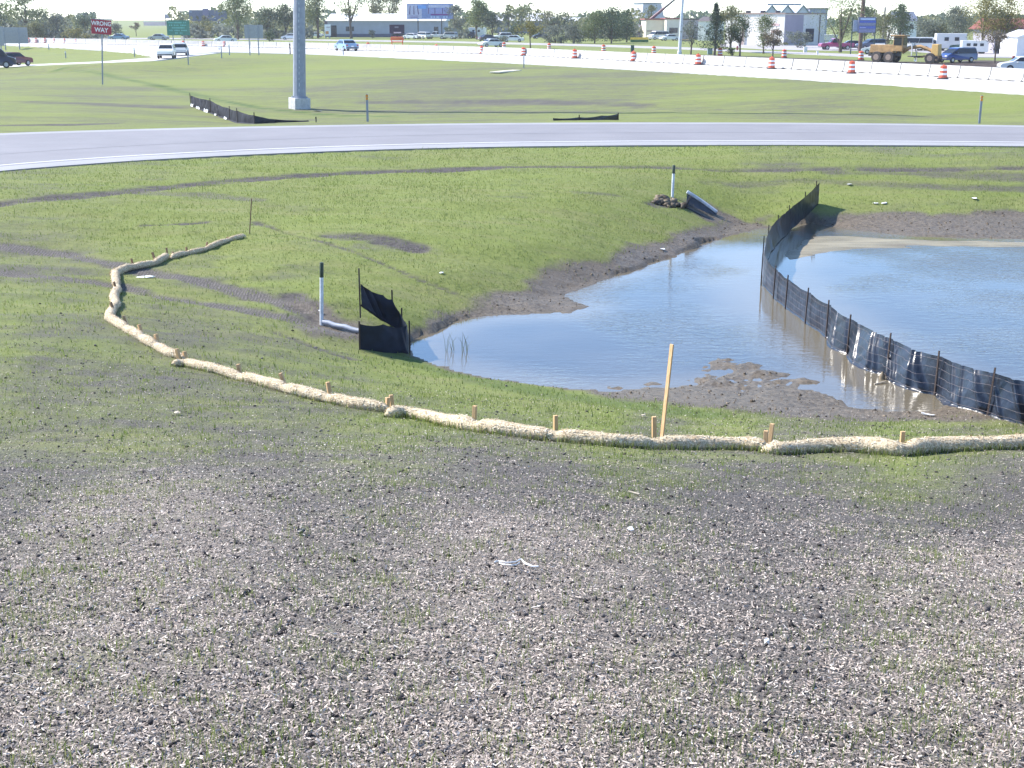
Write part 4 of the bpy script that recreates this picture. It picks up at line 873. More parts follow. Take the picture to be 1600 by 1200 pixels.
def up_post(px, base, top, wpx, m, parent=None, name='post', z0=None, g=None, extra=.3):
    g = (ground_hit(px, base) if g is None else g); t = at_depth(px, top, g[1]); w_ = wpx*g[1]/CP/F
    o = MB().box((0, 0, (t[2]-g[2]-extra)/2), (w_, w_*.8, t[2]-g[2]+extra)).build(name, m, parent)
    return o, g, t
def text(s, size, m, parent, loc, name='lettering', sx=1.):
    c = bpy.data.curves.new(name, 'FONT'); c.body = s; c.align_x = 'CENTER'; c.align_y = 'CENTER'; c.size = size; c.extrude = .004; c.offset = size*.022
    c.materials.append(m); t_ = bpy.data.objects.new(name, c); COL.objects.link(t_); me = bpy.data.meshes.new_from_object(t_); bpy.data.objects.remove(t_); o = bpy.data.objects.new(name, me); COL.objects.link(o); o['kind'] = 'stuff'; o.parent = parent; o.location = loc; o.rotation_euler = (R(90), 0, 0); o.scale = (sx, 1, 1); return o
wlet = M('white reflective lettering', (.78, .78, .78), .5)
# WRONG WAY
g = ground_hit(160, 132); k = g[1]/CP/F
root = empty('wrong_way_sign', g, 0, 'red sign reading WRONG WAY in white on a grey post', 'road sign')
t = at_depth(159, 42, g[1]); zc = t[2]-g[2]
MB().box((0, .06, zc/2+.05), (.09, .07, zc+.5)).build('post', galv, root)
MB().box((-.02, 0, zc), (29*k, .03, 20*k)).build('panel', M('red sign sheeting', (.36, .02, .045), .45), root, bevel=.01)
text('WRONG', 8.4*k, wlet, root, (-.02, -.021, zc+4.6*k), sx=.86); text('WAY', 8.8*k, wlet, root, (-.02, -.021, zc-4.4*k), sx=.95)
o = MB().box((0, .03, 0), (31*k, .06, 1.5*k)).build('brace', galv, root, loc=(.03, 0, zc+10.6*k)); o.rotation_euler = (0, R(-3), 0)
lean_to(root, 158.8, 42)
# green guide sign: lettering too far off to read, kept as pale word shapes
def panel_sign(name, x0, x1, top, bot, g, m, label, cat, posts, pbase, thick=.06, pm=galv, group=None):
    k = g[1]/CP/F; c = at_depth((x0+x1)/2, (top+bot)/2, g[1]); root = empty(name, (c[0], g[1], g[2]), 0, label, cat, group); zc = c[2]-g[2]
    MB().box((0, 0, zc), ((x1-x0)*k, thick, (bot-top)*k)).build('panel', m, root, bevel=.01)
    for px in posts:
        q = at_depth(px, bot, g[1]); hgt = (at_depth(px, top, g[1])[2]-g[2])
        MB().box((q[0]-c[0], .09, hgt/2-.15), (1.4*k, .1, hgt+.3)).build('post', pm, root)
    return root, k, zc
g = at(278, 64, Z_FAR)
root, k, zc = panel_sign('guide_sign', 262, 295, 33, 54, g, M('green sign sheeting', (.010, .17, .125), .45), 'green highway guide sign with pale lettering above the barrier', 'road sign', (270, 287), 64)
for r, words in enumerate([(10.5, 19, 4.5), (0, 0, 0), (0, 0, 0), (0, 0, 0), (0, 0, 0)]): pass
rows = [[(-14, 5.5), (7, 12.5)], [(-13.5, -8), (-6.5, 1), (3, 12)], [(-9.5, 9.5)], [(-13.5, -8), (-6, 2), (4, 12.5)], [(-5, -1), (1.5, 6)]]
lm = M('pale green lettering', (.10, .42, .40), .5)
for r, ws in enumerate(rows):
    for a, b in ws:
        mb = MB(); n = max(2, int((b-a)/1.9))
        for i in range(n):
            x = a+(b-a)*(i+.5)/n; mb.box((x*k, -.035, zc+(7.2-3.6*r)*k), (1.35*k, .012, random.uniform(1.3, 2.)*k))
        mb.build('lettering', lm, root)['kind'] = 'stuff'
# blank backs of signs
g = ground_hit(25, 78); root, k, zc = panel_sign('road_sign', 6, 42, 44, 66.5, g, galv_d, 'wide grey back of a road sign near the left edge above the maroon car', 'road sign', (7.5, 29.5), 78, group='sign backs')
for dz in (-5, 0, 5): MB().box((0, -.05, zc+dz*k), (35*k, .05, .5*k)).build('stiffener', galv, root)
for px in (7.5, 29.5): MB().box(((px-24)*k, -.06, zc), (1.5*k, .07, 22*k)).build('bracket', galv, root)
g = ground_hit(-6, 82); root, k, zc = panel_sign('road_sign', -26, 4, 43, 70, g, galv_d, 'grey back of a road sign cut off by the left edge', 'road sign', (-20, 1), 82, group='sign backs')
g = ground_hit(396, 86); root, k, zc = panel_sign('road_sign', 383, 410, 40, 59, g, galv_d, 'grey back of a road sign standing left of the high mast', 'road sign', (389, 403), 86, group='sign backs')
for dx in (-7.5, 6.5): MB().box((dx*k, -.05, zc), (1.2*k, .06, 18*k)).build('bracket', galv, root)
# delineators
org = M('amber reflector', (.75, .28, .02), .4)
for px, base, top, lab in [(574.5, 190, 147, 'thin roadside post with amber reflector right of the high mast'), (1530, 193, 149, 'thin roadside post with amber reflector near the right edge')]:
    g = ground_hit(px, base); k = g[1]/CP/F; hgt = at_depth(px, top, g[1])[2]-g[2]; root = empty('delineator', g, 0, lab, 'delineator', 'reflector posts along the ramp road')
    MB().box((0, 0, hgt/2-.1), (3.2*k, .03, hgt+.2)).build('post', galv, root)
    for d_ in (2.5, 6.5): o = MB().lathe([(1.9*k, 0), (1.9*k, .03)], 10).build('reflector', org, root, loc=(0, -.02, hgt-d_*k)); o.rotation_euler = (R(90), 0, 0)
DL = [(294.5, 101, 75, 'roadside post just right of the white car and pickup'), (346.5, 91, 73, 'nearer of two roadside posts left of the blank sign back'), (358.7, 86, 70, 'farther roadside post beside the blank sign back'), (342.5, 79, 72, 'shortest roadside post at the ramp nose'),
      (536.5, 87, 75, 'roadside post in front of the blue car'), (818.5, 106, 86, 'roadside post right of the pale board on the infield'), (453.5, 84.5, 68, 'dark roadside post close left of the high mast'), (76.5, 77, 69, 'small roadside post in the far grass triangle'), (210.5, 88.5, 75, 'roadside post at the tip of the grass triangle'), (103, 91, 80, 'short leaning post in the middle of the grass triangle'), (494, 191, 182.5, 'short dark post at the ramp road edge right of the mast')]
for px, base, top, lab in DL:
    g = ground_hit(px, base); k = g[1]/CP/F; hgt = at_depth(px, top, g[1])[2]-g[2]; root = empty('roadside_post', g, 0, lab, 'roadside post', 'plain posts by the roads')
    MB().box((0, 0, hgt/2-.1), (1.5*k, .04, hgt+.2)).build('post', blk if px in (453.5, 494) else galv, root)
    MB().box((0, -.03, hgt-1.4*k), (1.9*k, .02, 2.4*k)).build('reflector', wlet if px not in (453.5, 494) else blk, root)

# ================================================================== BARRIER ROW AND DRUMS

bar_m = M('barrier concrete', (.43, .42, .40), .85, var=.12, nscale=1.5, bump=.2)
prof = [(-.30, .05), (-.30, .10), (-.19, .27), (-.095, .83), (.095, .83), (.19, .27), (.30, .10), (.30, .05)]
LB = 2.98; bmv = MB(); bmv.add([(x, y, z) for y in (0, 1) for x, z in [(0, 0)]], [])
bmv = MB(); V = [(s*LB/2, y, z) for s in (-1, 1) for y, z in prof]; n = len(prof)
bmv.add(V, [tuple(range(n)), tuple(range(2*n-1, n-1, -1))]+[(i, i+n, (i+1) % n+n, (i+1) % n) for i in range(n)])
for _x in (-1.15, 0, 1.15): bmv.box((_x, 0, .025), (.55, .56, .05))
BP = resample(W_bar, 400); sB = np.r_[0, np.cumsum(np.linalg.norm(np.diff(BP, axis=0), axis=1))]
first = None; pos = 0.
while pos < sB[-1]-3:
    p0 = np.array([np.interp(pos+LB/2, sB, BP[:, i]) for i in range(2)]); p1 = np.array([np.interp(pos+LB/2+.5, sB, BP[:, i]) for i in range(2)]); a = math.atan2(*(p1-p0)[::-1])
    px, py = proj(p0[0], p0[1], Z_HWY)
    if -30 < px < 1640:
        if first is None: o = first = bmv.build('concrete_barrier', bar_m, bevel=.012)
        else: o = first.copy(); COL.objects.link(o)
        o.location = (p0[0], p0[1]+.12, Z_HWY+.004); o.rotation_euler = (0, 0, a+random.uniform(-.012, .012))
        tag(o, 'white concrete barrier section in the long row along the highway', 'barrier', 'concrete barriers along the highway')
    pos += 3.06
# traffic drums
d_or = M('orange drum plastic', (.60, .095, .045), .45, var=.08); d_wh = M('white reflective band', (.78, .78, .77), .4, var=.05); d_bk = M('black rubber base', (.05, .035, .035), .8)
def drum():
    root = empty('traffic_drum', (0, 0, 0))
    MB().lathe([(.42, 0), (.42, .07), (.34, .11)], 14).build('rubber_base', d_bk, root, smooth=True)
    zs = [(.30, .11, .30, d_or), (.285, .30, .45, d_wh), (.275, .45, .62, d_or), (.262, .62, .77, d_wh), (.25, .77, 1.0, d_or)]
    for i, (r, a, b, m) in enumerate(zs):
        pr = [(r+.012, a), (r+.002, b)] if i < 4 else [(r+.012, a), (r+.004, b-.05), (r-.07, b), (.07, b+.02)]
        MB().lathe(pr, 14).build('orange_band' if m is d_or else 'white_band', m, root, smooth=True)
    MB().box((0, 0, 1.06), (.16, .04, .10)).build('handle', d_or, root, bevel=.01)
    return root
proto = drum(); used = False
def put_drum(p, label, group, s=.92):
    global used
    o = copy_tree(proto) if used else proto; used = True
    o.location = tuple(float(v) for v in p); o.rotation_euler = (0, 0, random.uniform(0, 6)); o.scale = (s, s, s)
    tag(o, label, 'traffic drum', group)
FR = [(1478, 123.3, 'nearest orange and white drum at the right of the barrier row, below the blue minivan'), (1335, 114.7, 'orange and white drum before the barrier left of the motor grader'), (1210, 107.5, 'orange and white drum before the barrier below the young brown tree'), (1095, 101.3, 'orange and white drum before the barrier right of the white light pole'), (994, 95.8, 'orange and white drum before the barrier left of the white light pole'), (902, 91.3, 'orange and white drum before the barrier below the grey green shrubs'), (822, 87.2, 'orange and white drum before the barrier under the small golden tree'), (757, 84.4, 'orange and white drum before the barrier below the white trailer'), (686, 81.6, 'orange and white drum before the barrier below the arched billboard'), (579, 77.8, 'orange and white drum before the barrier right of the blue car')]
for px, py, lab in FR: put_drum(at(px, py, Z_HWY)+np.array([-.30, -.24, 0]), lab, 'drums in front of the barrier row')
for px, py in [(445, 74.4), (416, 73.8), (394, 73.6), (357, 72.9), (324, 72.4), (293, 71.8), (265, 71.2), (236, 70.5), (210, 70), (187.5, 69.4), (165, 69), (144, 68.5), (126, 68.1), (108, 67.7), (92, 67.3), (77, 67), (63, 66.7), (51, 66.4)]:
    put_drum(at(px, py, Z_HWY)+np.array([-.45, -.75, .01]), 'small distant drum in the line before the barriers left of the high mast', 'distant drums in front of the barrier row', .75)
for px, py, lab in [(1345, 94.2, 'drum behind the barrier just left of the motor grader'), (1225, 91, 'drum behind the barrier below the big white building'), (1125, 88, 'drum behind the barrier below the dark conifer'), (1021.5, 85, 'drum behind the barrier left of the white light pole base'), (943, 81.7, 'drum behind the barrier below the dark clump of trees'), (858, 79, 'drum behind the barrier right of the small golden tree'), (787.5, 77, 'drum behind the barrier left of the small golden tree')]:
    put_drum(at(px, py, Z_FAR), lab, 'drums behind the barrier row', 1.05)

# ================================================================== VEHICLES
glass = M('dark car glass', (.018, .022, .028), .08, var=.05); tyre = M('black tyre rubber', (.022, .021, .021), .85); rimm = M('alloy rim', (.40, .40, .42), .35, .5); lampm = M('clear lamp lens', (.75, .75, .72), .15); tail = M('red tail lamp', (.40, .02, .02), .25)
def paint(name, c): 
    m = M(name, c, .28, 0., var=.05, nscale=1.); m.node_tree.nodes['Principled BSDF'].inputs['Coat Weight'].default_value = .5; return m
PROF = {'sedan': ([(-.5, .2), (-.5, .52), (-.47, .62), (-.33, .65), (-.20, .96), (-.14, 1.), (.08, 1.), (.14, .96), (.28, .66), (.46, .56), (.5, .46), (.5, .2)], 4.6, 1.78, 1.42, .66, (3, 4), (7, 8)),
        'suv': ([(-.5, .22), (-.5, .60), (-.47, .93), (-.43, 1.), (-.1, 1.), (.06, .98), (.09, .95), (.24, .65), (.46, .58), (.5, .48), (.5, .22)], 4.5, 1.85, 1.72, .65, (1, 2), (6, 7)),
        'minivan': ([(-.5, .18), (-.5, .55), (-.47, .92), (-.43, 1.), (-.1, 1.), (.08, .98), (.12, .95), (.34, .60), (.47, .50), (.5, .40), (.5, .18)], 4.9, 1.95, 1.78, .58, (1, 2), (6, 7)),
        'van': ([(-.5, .16), (-.5, .55), (-.49, .95), (-.46, 1.), (-.1, 1.), (.22, .98), (.25, .94), (.36, .58), (.47, .50), (.5, .42), (.5, .16)], 5.2, 2.0, 2.05, .57, (1, 2), (6, 7)),
        'pickup': ([(-.5, .28), (-.5, .60), (-.06, .60), (-.04, .94), (-.02, .98), (.08, 1.), (.12, .96), (.22, .63), (.46, .59), (.5, .50), (.5, .28)], 5.3, 1.95, 1.80, .62, (2, 3), (6, 7))}
def car(kind, loc, yaw, m, label, cat=None, group=None, s=1., far=False):
    pr, L, W, Hh, belt, rw, ws = PROF[kind]; P = [(x*L, z*Hh) for x, z in pr]; kz = belt*Hh+.012; kk = .80
    root = empty(kind, loc, yaw, label, cat or ('van' if kind == 'minivan' else 'car' if kind in ('sedan', 'suv') else kind), group); root.scale = (s, s, s)
    MB().prism(P, -W/2, W/2, kk, kz).build('body', m, root, bevel=.03)
    rz = Hh; yb, yt = W/2, W/2*kk
    def yz(z): f = min(1, max(0, (z-belt*Hh)/(rz*.97-belt*Hh))); return yb+(yt-yb)*f+.012
    # greenhouse sides
    top = [q for q in P if q[1] > kz]; xl, xr = min(q[0] for q in top), max(q[0] for q in top); z0, z1 = belt*Hh+.05, Hh*.93
    rx0 = P[rw[0]][0]+(.10 if rw[0] != 1 else .14)*1; wx0 = P[ws[1]][0]-.22; rx1 = max(P[rw[1]][0]+.12, xl+.1); wx1 = P[ws[0]][0]-.04
    nsp = 2 if kind != 'pickup' else 1
    for sd_ in (-1, 1):
        for i in range(nsp):
            f0, f1 = i/nsp, (i+1)/nsp; g_ = .05 if i < nsp-1 else 0
            xa, xb = rx0+(wx0-rx0)*f0, rx0+(wx0-rx0)*f1-g_; xc, xd = rx1+(wx1-rx1)*f0, rx1+(wx1-rx1)*f1-g_
            q = [(xa, sd_*yz(z0), z0), (xb, sd_*yz(z0), z0), (xd, sd_*yz(z1), z1), (xc, sd_*yz(z1), z1)]
            q2 = [(x, y-sd_*.03, z) for x, y, z in q]
            MB().add(q+q2, [(0, 1, 2, 3), (7, 6, 5, 4)]+[(j, (j+1) % 4, 4+(j+1) % 4, 4+j) for j in range(4)]).build('side_window', glass, root)
    for nm, (i0, i1), sg in (('rear_window', rw, -1), ('windshield', ws, 1)):
        (xa, za), (xb, zb) = P[i0], P[i1]; u0, u1 = (.14, .9); c0 = (xa+(xb-xa)*u0, za+(zb-za)*u0); c1 = (xa+(xb-xa)*u1, za+(zb-za)*u1)
        d = Vector((xb-xa, zb-za)).normalized(); nx_, nz_ = (d[1], -d[0]) if (d[1]*sg > 0) else (-d[1], d[0]); o_ = .014
        def hy(z): return (yz(z)-.012)*.88
        q = [(c0[0]+nx_*o_, -hy(c0[1]), c0[1]+nz_*o_), (c0[0]+nx_*o_, hy(c0[1]), c0[1]+nz_*o_), (c1[0]+nx_*o_, hy(c1[1]), c1[1]+nz_*o_), (c1[0]+nx_*o_, -hy(c1[1]), c1[1]+nz_*o_)]
        q2 = [(x-nx_*.03, y, z-nz_*.03) for x, y, z in q]
        MB().add(q+q2, [(0, 1, 2, 3), (7, 6, 5, 4)]+[(j, (j+1) % 4, 4+(j+1) % 4, 4+j) for j in range(4)]).build(nm, glass, root)
    r = .33 if kind in ('sedan', 'minivan') else .37
    for x in (-.30*L, .31*L):
        for sd_ in (-1, 1):
            wh = MB().lathe([(r*.6, -.11), (r*.96, -.11), (r, -.07), (r, .07), (r*.96, .11), (r*.6, .11)], 16).build('wheel', tyre, root, smooth=True, loc=(x, sd_*(W/2-.09), r)); wh.rotation_euler = (R(90), 0, 0)
            MB().lathe([(r*.58, -.115), (r*.58, .115)], 12).build('rim', rimm, wh)
    for sd_ in (-1, 1):
        MB().box((.494*L, sd_*W*.36, Hh*.46), (.06, .32, .13)).build('headlight', lampm, root, bevel=.01)
        MB().box((-.498*L, sd_*W*.41, Hh*.52), (.05, .20, .16)).build('tail_light', tail, root, bevel=.01)
        if kind != 'x': MB().box((.17*L, sd_*(W/2+.07), Hh*.64), (.10, .16, .12)).build('mirror', m, root, bevel=.02)
    MB().box((.497*L, 0, Hh*.28), (.10, W*.94, .16)).build('bumper', M('grey bumper', (.10, .10, .105), .6), root, bevel=.02)
    MB().box((-.497*L, 0, Hh*.29), (.10, W*.94, .16)).build('bumper', M('grey bumper', (.10, .10, .105), .6), root, bevel=.02)
    MB().box((-.505*L, 0, Hh*.42), (.02, .34, .14)).build('licence_plate', wlet, root)
    return root
white_p = paint('white car paint', (.74, .74, .73)); maroon = paint('maroon car paint', (.14, .018, .035)); dark_p = paint('dark blue black car paint', (.022, .024, .045)); blue_p = paint('mid blue car paint', (.05, .10, .28)); lblue = paint('pale steel blue car paint', (.17, .28, .42)); purple = paint('magenta car paint', (.30, .03, .13)); silver = paint('silver car paint', (.38, .40, .42)); green_p = paint('dark green car paint', (.02, .06, .05))
def rp(px, py): 
    zz = 1.6
    for _ in range(6): q = at(px, py, zz); zz = float(ramp_z(q[0]))
    return q
def fp(px, py): return at(px, py, Z_FAR)
car('suv', rp(23, 103.2)+[0, 0, .015], R(62), maroon, 'maroon car driving away up the exit ramp at the left edge', s=.86)
car('van', rp(-15, 106.5)+[0, 0, .015], R(20), dark_p, 'dark vehicle mostly cut off by the left edge on the ramp')
car('suv', rp(261, 91.5)+[0, 0, .015], R(279), white_p, 'white car coming toward us on the exit ramp', s=.88)
car('pickup', rp(283, 87.5)+[0, 0, .015], R(279), paint('pale pickup paint', (.45, .48, .48)), 'pale pickup close behind the white car on the exit ramp', s=.80)
car('sedan', at(541, 79.3, Z_HWY)+[0, 0, .004], R(118), lblue, 'steel blue car driving on the highway right of the high mast')
for px, py, y, m, lab in [(186, 62.3, 172, lblue, 'pale blue car beyond the barriers right of the WRONG WAY sign'), (248, 62.6, 176, silver, 'silver car beyond the barriers left of the green guide sign'), (71, 58.5, 175, white_p, 'white car beyond the barriers above the grass triangle')]:
    car('sedan', fp(px, py), R(y), m, lab)
car('sedan', fp(352, 66.3), R(200), white_p, 'white car half hidden behind the barriers below the yellow green tree')
car('sedan', fp(455, 62), R(180), white_p, 'white vehicle just left of the high mast behind the barriers')
for px, py, y, m, kd, lab in [(643, 61, 150, white_p, 'sedan', 'white car at left of the row parked by the long grey warehouse'), (659, 61, 140, white_p, 'suv', 'white car parked second in the row by the grey warehouse'), (682, 60.8, 165, white_p, 'pickup', 'white pickup parked right of the billboard leg'), (701, 61, 155, silver, 'suv', 'white and silver car at the right end of the warehouse row'),
                          (762, 64, 30, dark_p, 'sedan', 'dark car parked right of the white trailer'), (784, 62.8, 200, white_p, 'suv', 'white car with dark windows parked left of the small golden tree'), (802, 65.5, 175, white_p, 'sedan', 'low white car parked nearest the small golden tree'), (845, 60.5, 200, dark_p, 'sedan', 'dark car parked in the shade right of the small golden tree'), (731, 60, 160, dark_p, 'suv', 'dark vehicle parked left of the white trailer'), (768, 73.5, 210, white_p, 'sedan', 'white vehicle showing above the barriers below the parked cars'),
                          (492, 58.5, 170, white_p, 'sedan', 'white car parked by the left end of the warehouse'), (1028, 62, 210, white_p, 'van', 'white van with open side parked by the tan houses'), (1046, 63.5, 200, white_p, 'sedan', 'white car parked by the tan houses left of the light pole'), (1069, 60.5, 190, blue_p, 'suv', 'blue vehicle parked right of the white light pole'),
                          (1268, 69.8, 178, silver, 'sedan', 'pale car parked in front of the white box truck'), (1288, 68.8, 170, green_p, 'sedan', 'dark green car parked beside the white box truck'), (1306, 78, 182, purple, 'pickup', 'magenta pickup parked left of the brown sign pole'), (1330, 77.5, 175, dark_p, 'sedan', 'dark car parked behind the brown sign pole'), (1360, 78, 190, paint('slate blue car paint', (.06, .09, .16)), 'suv', 'slate blue car parked right of the brown sign pole'),
                          (1372, 84.5, 160, white_p, 'sedan', 'white car half hidden behind the rear of the grader'), (1430, 79.5, 160, white_p, 'van', 'left white van parked behind the grader cab'), (1452, 79.5, 155, white_p, 'suv', 'right white vehicle parked behind the grader nose'), (1478, 79, 150, dark_p, 'suv', 'dark vehicle parked behind the blue minivan'), (1512, 82, 165, green_p, 'pickup', 'dark green pickup parked beside the white camper')]:
    car(kd, fp(px, py), R(y), m, lab)
car('minivan', fp(1494, 97.6), R(206), paint('deep blue van paint', (.016, .045, .19)), 'deep blue minivan beyond the dirt strip right of the grader', s=.93)
car('sedan', fp(1600, 112.5), R(170), white_p, 'white car behind the barriers at the right edge')

# ---- motor grader
yel = M('weathered yellow machine paint', (.33, .195, .075), .6, var=.25, nscale=2); yel2 = M('clean yellow machine paint', (.50, .32, .10), .55, var=.12); gdk = M('dark greasy steel', (.06, .05, .045), .6)
g0 = fp(1384, 97.6); g1 = fp(1455, 99.6); yaw = math.atan2(g1[1]-g0[1], g1[0]-g0[0]); yaw = R(-40)
root = empty('motor_grader', g0, yaw, 'yellow motor grader with six large wheels working on the dirt behind the barriers', 'road grader'); root.scale = (.93,)*3
MB().box((-.2, 0, 1.62), (3.5, 1.25, .95), top=(.97, .9)).build('engine_hood', yel, root, bevel=.06)
MB().box((-.2, 0, 1.0), (3.9, .9, .5)).build('chassis', gdk, root, bevel=.04)
o = MB().box((1.65, 0, 2.2), (1.3, 1.4, 1.75), top=(.92, .9)).build('cab', yel, root, bevel=.05)
for sd_ in (-1, 1): MB().box((1.62, sd_*.685, 2.5), (.95, .03, .85), top=(.95, 1)).build('window', glass, o)
MB().box((2.28, 0, 2.5), (.03, 1.05, .9)).build('window', glass, o); MB().box((1.05, 0, 2.6), (.03, 1.0, .6)).build('window', glass, o)
MB().box((1.6, 0, 3.16), (1.75, 1.65, .14)).build('cab_roof', yel, root, bevel=.04)
MB().tube([(2.0, 0, 1.25), (2.8, 0, 1.75), (4.2, 0, 1.95), (5.4, 0, 1.55), (6.15, 0, 1.25)], [.26, .22, .2, .2, .22], 8).build('main_frame', yel, root, smooth=True)
MB().box((6.2, 0, 1.55), (.95, 1.05, 1.35), top=(.85, .9)).build('front_weight', yel2, root, bevel=.06)
MB().tube([(5.9, -1.0, .68), (5.9, 1.0, .68)], .14, 8).build('front_axle', gdk, root)
MB().tube([(5.6, 0, 1.0), (4.4, .25, .75), (3.3, .5, .72)], .12, 6).build('drawbar', yel, root)
MB().lathe([(.75, 0), (.75, .12)], 20).build('turntable', gdk, root, loc=(3.5, 0, .72))
bl = MB(); V = []
for i in range(9):
    a = -.9+1.8*i/8
    for y in (-1.75, 1.75): V.append((.16*math.cos(a)+.05, y, .34+.32*math.sin(a)))
bl.add(V+[(x+.035, y, z) for x, y, z in V], [(2*i, 2*i+1, 2*i+3, 2*i+2) for i in range(8)]+[(18+2*i, 20+2*i, 21+2*i, 19+2*i) for i in range(8)]+[(2*i, 2*i+2, 20+2*i, 18+2*i) for i in range(8)]+[(2*i+1, 19+2*i, 21+2*i, 2*i+3) for i in range(8)]+[(0, 18, 19, 1), (16, 17, 35, 34)])
o = bl.build('blade', M('polished blade steel', (.45, .45, .42), .35, .5), root, loc=(3.5, 0, .12)); o.rotation_euler = (0, 0, R(28))
for sd_ in (-1, 1):
    MB().tube([(3.3, sd_*.35, 2.35), (3.5, sd_*.75, .85)], [.09, .06], 8).build('lift_cylinder', M('pale cylinder steel', (.5, .5, .48), .4), root)
    for x in (-.78, .78):
        r = .66; wh = MB().lathe([(r*.55, -.2), (r*.93, -.2), (r, -.12), (r, .12), (r*.93, .2), (r*.55, .2)], 20).build('wheel', M('dusty tyre rubber', (.065, .055, .05), .95), root, smooth=True, loc=(x, sd_*.98, r)); wh.rotation_euler = (R(90), 0, 0)
        MB().lathe([(r*.52, -.212), (r*.52, .212)], 16).build('rim', M('dusty tan rim', (.30, .22, .17), .7), wh, smooth=True)
    r = .62; wh = MB().lathe([(r*.55, -.17), (r*.93, -.17), (r, -.1), (r, .1), (r*.93, .17), (r*.55, .17)], 20).build('wheel', M('dusty tyre rubber', (.065, .055, .05), .95), root, smooth=True, loc=(5.9, sd_*1.02, r)); wh.rotation_euler = (R(90), 0, R(8))
    MB().lathe([(r*.52, -.182), (r*.52, .182)], 16).build('rim', M('dusty tan rim', (.30, .22, .17), .7), wh, smooth=True)
MB().lathe([(.06, 0), (.06, .7)], 8).build('exhaust_stack', gdk, root, loc=(-.3, .25, 2.05))
# ---- arrow board trailer
g = at(621, 79.6, Z_HWY); root = empty('arrow_board_trailer', g, R(8), 'orange arrow board trailer with dark panel standing before the barriers', 'trailer')
orange = M('safety orange paint', (.62, .11, .035), .5)
MB().box((0, 0, .62), (1.9, 1.1, .14)).build('chassis', orange, root, bevel=.02); MB().tube([(.9, 0, .6), (1.9, 0, .5)], .05, 6).build('tow_bar', orange, root)
mb = MB()
for x in (-.75, .75): mb.tube([(x*.9, 0, .68), (x, 0, 1.75)], .06, 6)
for z in (1.15, 1.6, 1.75): mb.tube([(-.78, 0, z), (.78, 0, z)], .06, 6)
mb.build('mast_frame', orange, root)['kind'] = 'stuff'
MB().box((0, -.04, 1.52), (1.75, .06, .28)).build('apron', orange, root)
o = MB().box((0, 0, 2.75), (1.95, .12, 1.12)).build('arrow_panel', M('flat black panel', (.035, .022, .045), .6), root, bevel=.02)
MB().box((.05, -.075, 2.32), (.95, .03, .16)).build('label_strip', M('pale pink strip', (.55, .42, .45), .6), root); MB().box((-.05, -.075, 3.0), (.5, .03, .2)).build('lamp_cluster', M('grey lamp cluster', (.16, .15, .18), .5), root)
for x in (-.7, 0, .7): MB().tube([(x, 0, 1.75), (x, 0, 2.25)], .04, 6).build('panel_support', gdk, root)
for sd_ in (-1, 1):
    wh = MB().lathe([(.16, -.08), (.30, -.08), (.31, 0), (.30, .08), (.16, .08)], 14).build('wheel', tyre, root, smooth=True, loc=(-.1, sd_*.62, .31)); wh.rotation_euler = (R(90), 0, 0)
    MB().tube([(-.85, sd_*.5, .6), (-.85, sd_*.55, .02)], .05, 6).build('jack_leg', gdk, root)
# ================================================================== BUILDINGS
def wallmat(name, c, rough=.75): return M(name, c, rough, var=.07, nscale=.5)
roofd = M('dark shingle roof', (.10, .085, .085), .85); roofw = M('white metal roof', (.70, .70, .70), .5); roofr = M('red brown roof', (.24, .075, .07), .75)
def span(px0, px1, base, top): 
    a = fp((px0+px1)/2, base); k = a[1]/CP/F; z = at_depth(px0, top, a[1])[2]
    return a, k, (px1-px0)*k, z-Z_FAR
def block(name, px0, px1, base, top, depth, wm_, label, cat='building', roof=None, rh=0., yaw=0., eave=.25, group=None, ridge='x'):
    a, k, W, Hh = span(px0, px1, base, top); root = empty(name, a, yaw, label, cat, group)
    MB().box((0, depth/2, Hh/2-.15), (W, depth, Hh+.3)).build('wall', wm_, root)
    if roof is not None:
        e = eave; mb = MB()
        if rh <= 0: mb.box((0, depth/2, Hh+.16), (W+2*e, depth+2*e, .3))
        elif ridge == 'x':
            y0, y1, ym = -e, depth+e, depth/2; x0, x1 = -W/2-e, W/2+e
            V = [(x0, y0, Hh+.003), (x1, y0, Hh+.003), (x1, y1, Hh+.003), (x0, y1, Hh+.003), (x0, ym, Hh+rh), (x1, ym, Hh+rh)]
            mb.add(V, [(0, 1, 5, 4), (2, 3, 4, 5), (0, 4, 3), (1, 2, 5), (3, 2, 1, 0)])
        else:
            y0, y1 = -e, depth+e; x0, x1 = -W/2-e, W/2+e
            V = [(x0, y0, Hh+.003), (x1, y0, Hh+.003), (x1, y1, Hh+.003), (x0, y1, Hh+.003), (0, y0, Hh+rh), (0, y1, Hh+rh)]
            mb.add(V, [(0, 1, 4), (2, 3, 5), (1, 2, 5, 4), (3, 0, 4, 5), (3, 2, 1, 0)])
        mb.build('roof', roof, root)
    return root, k, W, Hh
def face(root, k, x, z, w_, h_, m, name, d=.04, y=-.02): return MB().box((x, y, z), (w_, d, h_)).build(name, m, root)
wdk = M('dark window glass', (.03, .035, .05), .15)
